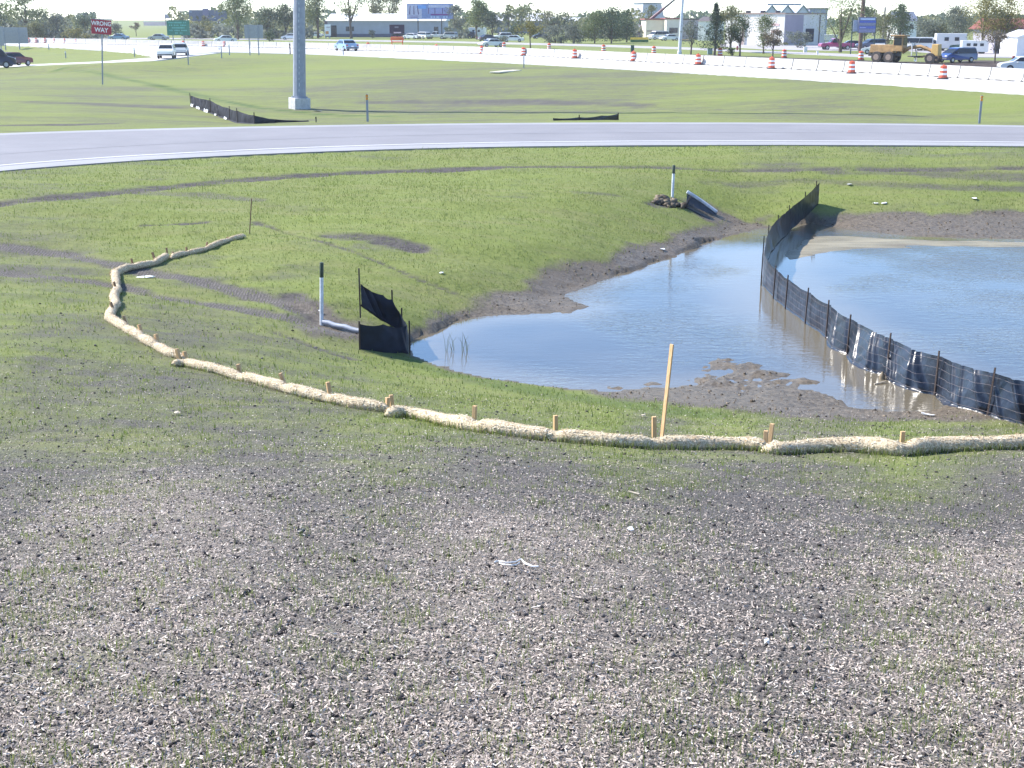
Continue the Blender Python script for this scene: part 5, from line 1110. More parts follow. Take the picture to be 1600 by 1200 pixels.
# long grey warehouse
root, k, W, Hh = block('warehouse', 519, 688, 58.3, 32.6, 22, wallmat('blue grey ribbed wall', (.34, .37, .46)), 'long low grey warehouse with white roof behind the billboard', roof=roofw, rh=1.9, eave=.5)
face(root, k, 0, .45, W-.2, .9, M('dark blue plinth', (.07, .09, .15), .7), 'plinth'); face(root, k, -W/2+1.6, 1.6, 1.6, 3.0, wdk, 'door'); face(root, k, W/2-2.2, 1.6, 1.2, 2.3, wdk, 'door'); face(root, k, -W/2+6, 2.2, 2.2, 1.2, wdk, 'window'); 
face(root, k, 3.3, 1.9, 3.0, 3.0, M('grey roller door', (.24, .26, .33), .6), 'roller_door')
root, k, W, Hh = block('warehouse_annex', 508, 518.4, 57.8, 34, 10, wallmat('dark purple wall', (.10, .085, .12)), 'dark entrance annex at the left end of the grey warehouse', roof=roofd, rh=0, eave=.2); face(root, k, .2, 1.3, .9, 2.1, wdk, 'door')
g = fp(511, 60.2); root, k, zc = panel_sign('business_sign', 507.5, 516.5, 39, 55, g, wlet, 'white upright business sign with an orange emblem by the warehouse entrance', 'sign', (509, 515), 60)
face(root, k, -1*k, zc-3.5*k, 4.5*k, 4*k, M('orange emblem', (.62, .25, .06), .5), 'emblem', y=-.05); face(root, k, 1*k, zc+4*k, 5*k, 1.5*k, M('grey sign line', (.4, .36, .4), .6), 'lettering', y=-.05)
# white roofed rows
block('long_shed', 775, 848, 52, 32.5, 14, wallmat('dark slate wall', (.15, .17, .22)), 'long white roofed shed behind the small golden tree', roof=roofw, rh=2.6, eave=.3)  # shed walls in one dark slate colour
block('long_shed', 850, 912, 50, 33.5, 12, wallmat('pale pinkish wall', (.42, .36, .36)), 'smaller white roofed shed behind the grey green shrubs', roof=roofw, rh=1.5, eave=.3)
# tan houses right of the dark clump
root, k, W, Hh = block('tan_house', 1010, 1041, 61, 31, 12, wallmat('cream siding', (.66, .60, .49)), 'cream building left of the white light pole, behind the crane boom', roof=roofr, rh=0, eave=.35)
face(root, k, 0, Hh*.42, W*.9, .25, M('brown trim', (.22, .15, .12), .7), 'trim'); face(root, k, 1, .9, 2.2, 1.6, wdk, 'window')
root, k, W, Hh = block('tan_house', 1041.5, 1062, 61.5, 30, 12, wallmat('cream block wall', (.62, .57, .50)), 'cream building directly behind the white light pole', roof=roofr, rh=0, eave=.3)
face(root, k, 0, Hh*.45, W*.6, 1.2, wdk, 'window'); face(root, k, -1, Hh*.2, 1.6, Hh*.4, M('grey door', (.3, .28, .28), .6), 'door')
root, k, W, Hh = block('white_house', 1066, 1090, 61.5, 31, 12, wallmat('grey violet wall', (.36, .32, .36)), 'grey violet building right of the white light pole', roof=roofd, rh=0, eave=.3); face(root, k, 0, Hh*.35, W*.5, 1.1, wdk, 'window')
root, k, W, Hh = block('white_house', 1090.5, 1112, 63.5, 33, 10, wallmat('white painted wall', (.72, .70, .66)), 'white walled building left of the dark conifer', roof=roofd, rh=1.0, eave=.3, yaw=R(-24)); face(root, k, .6, Hh*.4, .9, 1.0, wdk, 'window')
block('grey_shed', 1000, 1011.5, 57.5, 40, 6, wallmat('blue grey shed wall', (.30, .31, .40)), 'small blue grey shed at the foot of the crane boom', roof=roofd, rh=0, eave=.1)
# big white building on the corner
c = fp(1224, 71.5); k = c[1]/CP/F; zt = at_depth(1224, 21.5, c[1])[2]-Z_FAR; Lw, Rw = 13.5, 13.0; yw = R(-47)
root = empty('corner_warehouse', c, 0, 'big boxy white and grey warehouse right of the young trees', 'building')
ul = Vector((-math.cos(R(47)), math.sin(R(47)), 0)); ur = Vector((math.cos(R(43)), math.sin(R(43)), 0))
V = [Vector((0, 0, -.3)), ul*Lw, ul*Lw+ur*Rw, ur*Rw]; V = [Vector((q.x, q.y, -.3)) for q in V]; Vt = [Vector((q.x, q.y, zt)) for q in V]
MB().add([tuple(q) for q in V+Vt], [(0, 1, 5, 4), (1, 2, 6, 5), (2, 3, 7, 6), (3, 0, 4, 7), (4, 5, 6, 7)]).build('wall', wallmat('white and grey metal wall', (.60, .585, .56)), root)
ctr = (ul*Lw+ur*Rw)/2
MB().box((ctr.x, ctr.y, zt+.08), (Lw+.5, Rw+.5, .2), math.atan2(-ul.y, -ul.x)).build('roof', M('brown roof edge', (.24, .17, .15), .8), root)
def onwall(u, s, z, w_, h_, m, name, out=.03):
    n_ = Vector((u.y, -u.x, 0)) if u.x > 0 else Vector((-u.y, u.x, 0)); p_ = u*s + n_*out
    return MB().box((p_.x, p_.y, z), (w_, .06, h_), math.atan2(u.y, u.x)).build(name, m, root)
onwall(ur, Rw*.23, zt/2, Rw*.44, zt-.4, wallmat('violet grey panel', (.30, .27, .33)), 'wall_panel'); onwall(ur, Rw*.62, zt*.32, 2.6, zt*.42, M('dark doorway', (.012, .012, .03), .8), 'roller_door', .08)
onwall(ur, Rw*.86, zt*.5, .25, zt-.3, M('brown downpipe', (.14, .09, .09), .6), 'downpipe', .06)
for s, z in ((2.0, zt*.66), (2.0, zt*.45)): onwall(ul, s, z, 1.7, .45, M('pale red wall lettering', (.52, .36, .36), .7), 'lettering')
onwall(ul, Lw*.68, zt*.36, .55, zt*.72, M('brown chimney', (.32, .24, .22), .8), 'chimney', .28)
for s in (.2, .45, .7):
    q = ul*Lw*s+ur*1.5; MB().box((q.x, q.y, zt+.35), (.9, .7, .45)).build('roof_vent', M('dark roof vent', (.08, .07, .08), .7), root)
# saw roofed greenhouse behind
a, k, W, Hh = span(1194, 1262, 55, 23, ); root = empty('gabled_works', a, 0, 'row of three blue grey gables rising behind the corner warehouse', 'building')
MB().box((W*.12, 6, Hh/2), (W*1.3, 12, Hh)).build('wall', wallmat('pale blue grey cladding', (.40, .44, .52)), root)
for i in range(3):
    x = -W/2+W*(i+.5)/3; w_ = W/3*.98; hh = 13*k
    MB().add([(x-w_/2, -.2, Hh), (x+w_/2, -.2, Hh), (x+w_/2, 12, Hh), (x-w_/2, 12, Hh), (x, -.2, Hh+hh), (x, 12, Hh+hh)], [(0, 1, 4), (2, 3, 5), (1, 2, 5, 4), (3, 0, 4, 5), (3, 2, 1, 0)]).build('gable_roof', M('pale blue grey roof', (.42, .47, .56), .5), root)
    mb = MB().tube([(x-w_/2, -.35, Hh), (x, -.35, Hh+hh), (x+w_/2, -.35, Hh)], .28, 6); mb.build('roof_edge', M('dark slate edge', (.13, .18, .22), .6), root)
MB().box((0, 5, Hh+13*k+.3), (W*.72, .5, .5)).build('ridge_walkway', M('dark slate edge', (.13, .18, .22), .6), root)
block('works_tower', 1264, 1290, 55, 14, 10, wallmat('slate blue tower wall', (.24, .28, .37)), 'slate blue tower block beside the three gables', roof=roofd, rh=0, eave=.2)
# hopper
a, k, W, Hh = span(993, 1032, 50, 6); root = empty('grain_hopper', a, 0, 'grey tapering hopper tower above the dark clump of trees', 'tower')
MB().box((0, 4, Hh*.75), (W*1.0, 8, Hh*.5), R(28), top=(.8, .8)).build('hopper', wallmat('pale grey cladding', (.42, .43, .48)), root)
MB().box((0, 4, Hh+.25), (W*.84, 6.8, .4), R(28)).build('cap', M('dark slate edge', (.13, .18, .22), .6), root)
for x in (-.3, .3): MB().box((x*W, 4, Hh*.25), (.7, .7, Hh*.5)).build('leg', galv, root)
# houses at the right
root, k, W, Hh = block('gable_house', 1402, 1430, 62, 33, 9, wallmat('white house siding', (.70, .70, .68)), 'white house with slate roof half hidden behind the dark tree', roof=M('slate blue roof', (.12, .14, .20), .7), rh=2.2, eave=.3); face(root, k, 1.0, Hh*.7, .9, 1.0, wdk, 'window')
root, k, W, Hh = block('red_roof_house', 1556, 1660, 84, 46, 9, wallmat('grey lilac siding', (.34, .33, .40)), 'grey house with wide red brown roof at the right edge', 'house', roof=roofr, rh=1.5, eave=.6)
for x in (-2.6, -.8, .6): face(root, k, x, Hh*.45, .8, 1.3, wdk, 'window')
face(root, k, -W/2+1.0, 1.0, .9, 2.0, M('dark panel door', (.08, .06, .07), .6), 'door')
root, k, W, Hh = block('garage', 1589, 1640, 88, 58, 6, wallmat('white garage wall', (.68, .68, .70)), 'small white gabled garage in front of the red roofed house', 'garage', roof=roofw, rh=.9, eave=.25, ridge='y'); face(root, k, .3, .95, 2.2, 1.8, M('pale garage door', (.5, .5, .52), .6), 'garage_door')
# far pink building and field
root, k, W, Hh = block('distant_hall', 226, 262, 40, 34.2, 20, wallmat('pink stone wall', (.55, .42, .44)), 'distant pink walled hall on the horizon left of the green sign', roof=roofw, rh=0, eave=.2)
root, k, W, Hh = block('distant_hall', 292, 346, 41, 33.5, 20, wallmat('pale mauve wall', (.52, .46, .55)), 'distant mauve building below the dark billboard', roof=roofr, rh=0, eave=.2)
# trailers
def trailer(name, px0, px1, base, top, depth, m, label, cat='trailer', yaw=0., wins=0, stripe=None):
    a, k, W, Hh = span(px0, px1, base, top); root = empty(name, a, yaw, label, cat)
    MB().box((0, depth/2, Hh*.57), (W, depth, Hh*.84), top=(.99, .98)).build('body', m, root, bevel=.05)
    for i in range(wins): MB().box((W*((i+1)/(wins+1)-.5), -.02, Hh*.68), (W*.14, .05, Hh*.2)).build('window', wdk, root)
    if stripe: MB().box((0, -.012, Hh*.34), (W*.98, .03, Hh*.07)).build('stripe', stripe, root)
    for x in (-.28, .3):
        for y in (.15, depth-.15):
            wh = MB().lathe([(.2, -.1), (.34, -.1), (.36, 0), (.34, .1), (.2, .1)], 14).build('wheel', tyre, root, smooth=True, loc=(x*W, y, .35)); wh.rotation_euler = (R(90), 0, 0)
    return root, k, W, Hh
trailer('box_trailer', 732, 756, 59.5, 43, 2.4, white_p, 'white box trailer with two small windows left of the parked cars', yaw=R(-14), wins=2)
trailer('box_truck', 1264, 1306, 69, 54, 2.6, white_p, 'white box truck body in front of the corner warehouse', 'truck', yaw=R(-12), wins=0, stripe=M('green stripe', (.05, .25, .16), .5))
trailer('box_trailer', 1464, 1507, 80, 52, 2.6, white_p, 'long white trailer behind the deep blue minivan', yaw=R(-10), wins=2)
trailer('camper', 1504, 1541, 84.5, 63, 2.4, white_p, 'white camper vehicle with slanted dark marks right of the long trailer', 'camper', yaw=R(-12), wins=3)
# ---- billboards
g = fp(322, 54); root, k, zc = panel_sign('billboard', 298, 352, 16.5, 32, g, M('dark slate billboard face', (.10, .12, .20), .7), 'dark slate billboard with raised centre left of the tall yellow green tree', 'billboard', (311, 341), 54, thick=.5, pm=gdk)
MB().box((-3*k, -.1, zc+1.2*k), (8.5*k, .5, 17.5*k)).build('centre_panel', M('violet grey panel face', (.16, .15, .27), .7), root)
for x, z in ((-24, 5), (-23, -4), (-16, -4), (10, -4), (20, 5)): MB().box((x*k, -.28, zc+z*k), (2.6*k, .06, 1.3*k)).build('pale_patch', M('pale blue patch', (.28, .36, .52), .6), root)
g = fp(671, 59.5); root, k, zc = panel_sign('billboard', 638.5, 705.5, 7, 28.3, g, M('blue billboard face', (.20, .27, .55), .6), 'blue billboard with tall dark arches in front of the grey warehouse', 'billboard', (653, 690), 59, thick=.45, pm=gdk)
dpur = M('dark purple print', (.10, .05, .19), .6); pal = M('pale lilac print', (.50, .50, .68), .6); sky_b = M('bright sky print', (.16, .36, .80), .6)
MB().box((-22.5*k, -.24, zc+.2*k), (21*k, .04, 18.5*k)).build('left_poster', pal, root)
MB().box((-12*k, -.27, zc+6*k), (13*k, .03, 5*k)).build('sky_print', sky_b, root)
for dx in (-5.8, 0, 5.8):
    o = MB().box((0, -.30, 0), (1.5*k, .04, 12*k), top=(.5, 1)).build('arch_stroke', dpur, root, loc=(-23.2*k+dx*k, 0, zc+1.5*k)); o.rotation_euler = (0, R({-5.8: 6, 0: 0, 5.8: -6}[dx]), 0)
for i in range(2): MB().box((-23*k, -.29, zc-(6.6+2*i)*k), ((13-2*i)*k, .04, .8*k)).build('lettering', M('violet lettering', (.25, .2, .45), .6), root)
MB().box((13*k, -.24, zc+7*k), (30*k, .04, 4*k)).build('roof_print', pal, root); MB().box((13*k, -.24, zc+.3*k), (33*k, .04, 7.5*k)).build('house_print', M('lilac house print', (.30, .32, .60), .6), root)
for x in (-2, 7, 18, 28): MB().box((x*k, -.27, zc+.5*k), (1*k, .04, 8*k)).build('print_bar', dpur, root)
MB().box((14*k, -.28, zc-4.6*k), (26*k, .05, 1.8*k)).build('purple_band', M('purple band', (.20, .04, .28), .6), root)
for x, w_ in ((2, 2.4), (6, 2.4), (11, 4), (20, 3.2), (24, 2.6)): MB().box((x*k, -.28, zc-8*k), (w_*k, .05, 2.4*k)).build('lettering', M('pale blue lettering', (.45, .55, .80), .6), root)
MB().box((-1.5*k, 0, zc+12*k), (1.2*k, .3, 4*k)).build('top_lamp', gdk, root)
# ---- blue sign on two dark posts, brown pole sign, light pole, crane
g = fp(1349, 85); k = g[1]/CP/F; root, k, zc = panel_sign('motel_sign', 1342, 1367, 28, 50, g, M('slate sign backing', (.16, .17, .26), .6), 'blue layered sign with a pale lettering strip on two dark posts', 'sign', (1331.5, 1367.5), 85, thick=.2, pm=M('dark teal post', (.02, .045, .06), .6))
for z, h_, c_, nm in ((8.2, 2.2, (.46, .56, .80), 'lettering'), (4.6, 3, (.07, .11, .46), 'blue_row'), (1.2, 3, (.21, .22, .33), 'grey_row'), (-3.2, 3.6, (.10, .13, .44), 'blue_row'), (-8, 4, (.20, .20, .36), 'grey_row')):
    MB().box((.6*k, -.12, zc+z*k), (21*k if nm == 'lettering' else 23.5*k, .05, h_*k)).build(nm, M('sign print %d' % int(z*10+200), c_, .5), root)
MB().box((-6*k, -.13, zc-3.8*k), (9*k, .05, 1.2*k)).build('lettering', M('dim pale lettering', (.32, .33, .60), .6), root)
MB().box((-8*k, 0, zc-1*k), (22*k, .1, 16*k)).build('rear_panel', M('pale blue grey panel', (.26, .30, .42), .6), root, loc=(0, .2, 0))
g = fp(1343.5, 80.5); k = g[1]/CP/F; root = empty('pole_sign', g, 0, 'tall brown sign pole rising out of the picture right of the big willow', 'sign pole'); hp = at_depth(1343, -60, g[1])[2]-Z_FAR
MB().lathe([(3.1*k, -.3), (2.9*k, hp)], 12).build('pole', M('brown painted pole', (.13, .07, .065), .6), root, smooth=True); MB().box((-6*k, 0, hp-24*k), (22*k, .5, 92*k)).build('sign_cabinet', M('mauve sign cabinet', (.26, .25, .36), .6), root, loc=(0, 0, 0)); root.children[-1].scale = (1, 1, .6); root.children[-1].location = (0, 0, (hp-24*k)*.4+12*k)
g = fp(1061.5, 85); k = g[1]/CP/F; root = empty('light_pole', g, 0, 'white round light pole rising out of the picture beyond the barriers', 'light pole'); root.rotation_euler = (0, R(1.6), 0)
MB().lathe([(2.5*k, -.2), (2.3*k, 3), (1.7*k, 13), (1.1*k, 22)], 14).build('pole', M('white painted pole', (.56, .58, .66), .4), root, smooth=True)
MB().lathe([(3.3*k, -.1), (3.3*k, .35), (2.6*k, .5)], 12).build('base_cover', M('white painted pole', (.56, .58, .66), .4), root)
MB().tube([(0, 0, 21.8), (1.2, -1.0, 22.4), (2.6, -2.0, 22.5)], [.09, .07, .06], 8).build('lamp_arm', galv, root, smooth=True); MB().box((3.0, -2.3, 22.45), (.9, .35, .16), R(-38)).build('lamp_head', galv, root, bevel=.04)
g = fp(1003, 60); k = g[1]/CP/F; root = empty('crane', g, 0, 'dark red crane boom slanting up out of the picture left of the white light pole', 'crane')
P0 = at_depth(1002, 42, g[1])-g; P1 = at_depth(1068, -12, g[1])-g; Pm = P0+(P1-P0)*.55
MB().tube([tuple(P0), tuple(Pm)], [.42, .34], 6).build('boom_base', M('dark red boom paint', (.10, .022, .04), .5), root); MB().tube([tuple(Pm), tuple(P1)], [.28, .22], 6).build('boom_extension', M('black boom paint', (.03, .03, .04), .5), root)
MB().box((P0[0]-.2, 0, P0[2]/2), (2.2, 2.2, P0[2]), top=(.6, .6)).build('crane_body', M('slate crane body', (.14, .14, .20), .6), root, bevel=.06); 
# ---- street side odds and ends
g = fp(1167, 68.5); k = g[1]/CP/F; root = empty('warning_sign', g, 0, 'amber diamond warning sign on a post before the white building', 'road sign')
o = MB().box((0, 0, 0), (8.*k, .04, 8.*k)).build('panel', M('amber sign sheeting', (.55, .25, .02), .5), root, loc=(0, 0, 10*k)); o.rotation_euler = (0, R(45), 0)
MB().box((0, .06, 5*k), (1*k, .06, 10.5*k)).build('post', galv, root); MB().box((0, -.03, 9.5*k), (1.2*k, .03, 5*k)).build('arrow', blk, root)
def cabinet(px, base, wpx, hpx, m, label):
    g = fp(px, base); k = g[1]/CP/F; root = empty('utility_cabinet', g, 0, label, 'utility box', 'utility boxes beyond the barriers')
    MB().box((0, 0, hpx*k/2), (wpx*k, wpx*k*.8, hpx*k)).build('housing', m, root, bevel=.03); MB().box((0, 0, hpx*k+.03), (wpx*k*1.08, wpx*k*.88, .07)).build('lid', m, root); MB().box((0, -wpx*k*.4-.01, hpx*k*.5), (wpx*k*.7, .03, hpx*k*.7)).build('door', m, root)
cabinet(988, 83.5, 4.8, 11, M('dark green cabinet', (.025, .065, .055), .5), 'dark green utility cabinet behind the barriers left of the light pole'); cabinet(1109, 85, 7, 8, M('grey green cabinet', (.20, .27, .27), .5), 'grey green utility cabinet left of the dark conifer'); cabinet(1258, 82, 5, 7.5, M('white cabinet', (.66, .68, .68), .5), 'white utility cabinet before the corner warehouse')
cabinet(1277, 85.5, 2.6, 4.5, M('white cabinet', (.66, .68, .68), .5), 'small white pedestal right of the white utility cabinet')
def lowsign(px0, px1, top, base, label, c1, c2):
    a, k, W, Hh = span(px0, px1, base, top); root = empty('banner_board', a, 0, label, 'banner')
    MB().box((0, 0, Hh*.76), (W, .12, Hh*.4)).build('upper_board', M('board '+label[:9], c1, .5), root); MB().box((0, 0, Hh*.32), (W, .14, Hh*.44)).build('lower_board', M('board low '+label[:9], c2, .6), root)
    for x in (-.4, .4): MB().box((x*W, .12, Hh*.3), (.1, .08, Hh*.7)).build('leg', gdk, root)
lowsign(986, 1012, 58, 66.5, 'yellow and green board lying along the grass before the crane', (.80, .52, .06), (.03, .12, .03)); lowsign(1066, 1080, 61, 65, 'orange and white board right of the light pole', (.72, .42, .2), (.2, .2, .16))
def upole(px, base, top, label, r=.14, arm=True, m=None):
    g = fp(px, base); hp = at_depth(px, top, g[1])[2]-Z_FAR; root = empty('utility_pole', g, 0, label, 'utility pole', 'distant utility poles')
    MB().lathe([(r, -.2), (r*.7, hp)], 8).build('pole', m or M('grey brown pole', (.22, .19, .19), .8), root)
    if arm: MB().box((0, 0, hp-.6), (2.4, .12, .14)).build('crossarm', M('grey brown pole', (.22, .19, .19), .8), root)
upole(1379.5, 60, 11, 'tall pale utility pole right of the blue layered sign', .34, False); upole(839, 48, 18, 'thin utility pole above the white roofed sheds', .2); upole(1364, 56, 14, 'short lamp post rising behind the blue layered sign', .25, False); upole(730, 50, -5, 'thin pole above the trees right of the blue billboard', .16, False); upole(1409, 80, 76, 'small fire hydrant like stub near the parked cars', .2, False)
g = fp(262, 40); k = g[1]/CP/F; root = empty('pylon_sign', g, 0, 'distant dark pylon sign on legs above the pink hall', 'sign'); zc = at_depth(262, 25.5, g[1])[2]-Z_FAR
MB().box((0, 0, zc), (7*k, 1, 6*k)).build('panel', M('slate pylon panel', (.14, .15, .25), .6), root)
for x in (-2.5, 2.5): MB().box((x*k, 0, zc/2), (1*k, .6, zc)).build('leg', gdk, root)
g = fp(284, 42); k = g[1]/CP/F; root = empty('skeleton_billboard', g, 0, 'distant empty sign frame above the green guide sign', 'sign'); zt = at_depth(284, 17, g[1])[2]-Z_FAR
for x in (-3.6, 0, 3.6): MB().box((x*k, 0, zt/2), (.8*k, .4, zt)).build('leg', galv, root)
MB().box((0, 0, zt-1*k), (8.5*k, .5, 1.6*k)).build('crossbar', gdk, root)
# hydrants on the verge
for px, base, lab in ((1152, 79, 'dark red hydrant on the verge before the diamond sign'), (1583, 96.5, 'dark red hydrant on the verge near the right edge')):
    g = fp(px, base); root = empty('fire_hydrant', g, 0, lab, 'hydrant', 'hydrants on the verge'); hm = M('dark red hydrant paint', (.20, .035, .04), .5); MB().lathe([(.20, 0), (.20, .06), (.13, .08), (.13, .5), (.17, .52), (.15, .62), (.05, .70)], 12).build('barrel', hm, root, smooth=True)
    for sd_ in (-1, 1): MB().tube([(sd_*.1, 0, .4), (sd_*.22, 0, .4)], .06, 8).build('outlet', hm, root)

# ================================================================== TREES
LEAF = {'yg': [(0, (0.058, 0.087, 0.032)), (.45, (0.123, 0.162, 0.058)), (1, (0.225, 0.254, 0.104))], 'dark': [(0, (0.029, 0.052, 0.029)), (.5, (0.061, 0.096, 0.049)), (1, (0.123, 0.162, 0.075))], 'grey': [(0, (0.072, 0.090, 0.067)), (.5, (0.142, 0.162, 0.123)), (1, (0.239, 0.258, 0.206))], 'olive': [(0, (0.061, 0.072, 0.029)), (.5, (0.138, 0.148, 0.061)), (1, (0.239, 0.232, 0.109))], 'gold': [(0, (0.080, 0.081, 0.029)), (.5, (0.189, 0.174, 0.052)), (1, (0.300, 0.275, 0.087))], 'brown': [(0, (0.087, 0.067, 0.049)), (.5, (0.167, 0.133, 0.090)), (1, (0.232, 0.203, 0.133))], 'pine': [(0, (0.020, 0.041, 0.026)), (.5, (0.043, 0.075, 0.046)), (1, (0.090, 0.123, 0.075))]}
LM = {k: island_mat('foliage '+k, v_, .65, trans=.35) for k, v_ in LEAF.items()}
bark = M('grey brown bark', (.11, .085, .07), .9, var=.3, nscale=3)
def tree(px, base, top, wpx, kind, label, name='tree', trunk=.3, dens=1., lobes=9, form='round', seed=None):
    rg = np.random.default_rng(int(px*7+base*3)); g = fp(px, base) if not (px < 60 and base > 70) else ground_hit(px, base); k = g[1]/CP/F
    Hh = (base-top)*k; W = wpx*k*1.25; root = empty(name, g, 0, label, 'shrub' if trunk < .12 else 'tree', 'trees and shrubs beyond the highway')
    mb = MB(); tr = max(.06, Hh*.022); lb = Hh*trunk; cz = (Hh+lb)/2
    C = []
    lobes = int(lobes*1.5)
    if form == 'cone':
        for i in range(lobes*2):
            f = (i+.5)/(lobes*2); a = i*2.4; rr = W/2*(1-f)*.62; C.append((rr*math.cos(a), rr*math.sin(a), lb*.7+(Hh-lb*.7)*f*.97, W*.26*(1-f)+.25, Hh*.07))
    else:
        for i in range(lobes):
            a = rg.random()*6.28; f = rg.random()**.7; z = lb+(Hh-lb)*(.12+.82*rg.random()); rad = W/2*math.sqrt(max(.05, 1-((z-cz)/((Hh-lb)/2+.01))**2*.85))
            s_ = rg.uniform(.30, .46)*min(W, Hh-lb)
            if form == 'open': s_ *= .74
            C.append((math.cos(a)*rad*f*.78, math.sin(a)*rad*f*.78, min(z, Hh-s_*.6), s_, s_*rg.uniform(.6, .9)))
        C.append((0, 0, Hh-W*.14, W*.16, W*.14)); 
    lean = rg.normal(0, .03)*Hh
    mb.tube([(0, 0, -.2), (lean*.3, 0, lb*.6), (lean, 0, lb+(Hh-lb)*.55)], [tr*1.3, tr, tr*.35], 7)
    for c in C[::1 if form != 'cone' else 4][:8]:
        mb.tube([(lean*.4, 0, lb*rg.uniform(.55, 1.05)), (c[0]*.5+lean*.3, c[1]*.5, (lb+c[2])/2), (c[0], c[1], c[2])], [tr*.5, tr*.32, tr*.1], 5)
    mb.build('trunk', bark, root, smooth=True)
    npx = wpx*(base-top)*(1-trunk*.5); n = int(np.clip(npx*1.9*dens, 300, 5200)); L = len(C); ci = rg.integers(0, L, n); C = np.array(C)
    q = rg.normal(size=(n, 3)); q /= np.linalg.norm(q, axis=1)[:, None]; rr = rg.random(n)**.45; p_ = C[ci, :3]+q*np.stack([C[ci, 3], C[ci, 3], C[ci, 4]], -1)*rr[:, None]*rg.uniform(.8, 1.25, (n, 1))
    p_[:, 2] = np.clip(p_[:, 2], lb*.6+.05, None); s_ = rg.uniform(.6, 1.35, n)*k*(1. if dens < 1.5 else .9)
    Rm = rotm(n); e1, e2 = Rm[:, :, 0]*s_[:, None], Rm[:, :, 1]*(s_*rg.uniform(.45, .8, n))[:, None]
    V = np.stack([p_-e1, p_-e2*.9, p_+e1, p_+e2], 1).reshape(-1, 3)
    np_mesh('crown', V, np.arange(4*n), 4, LM[kind], root)
    return root
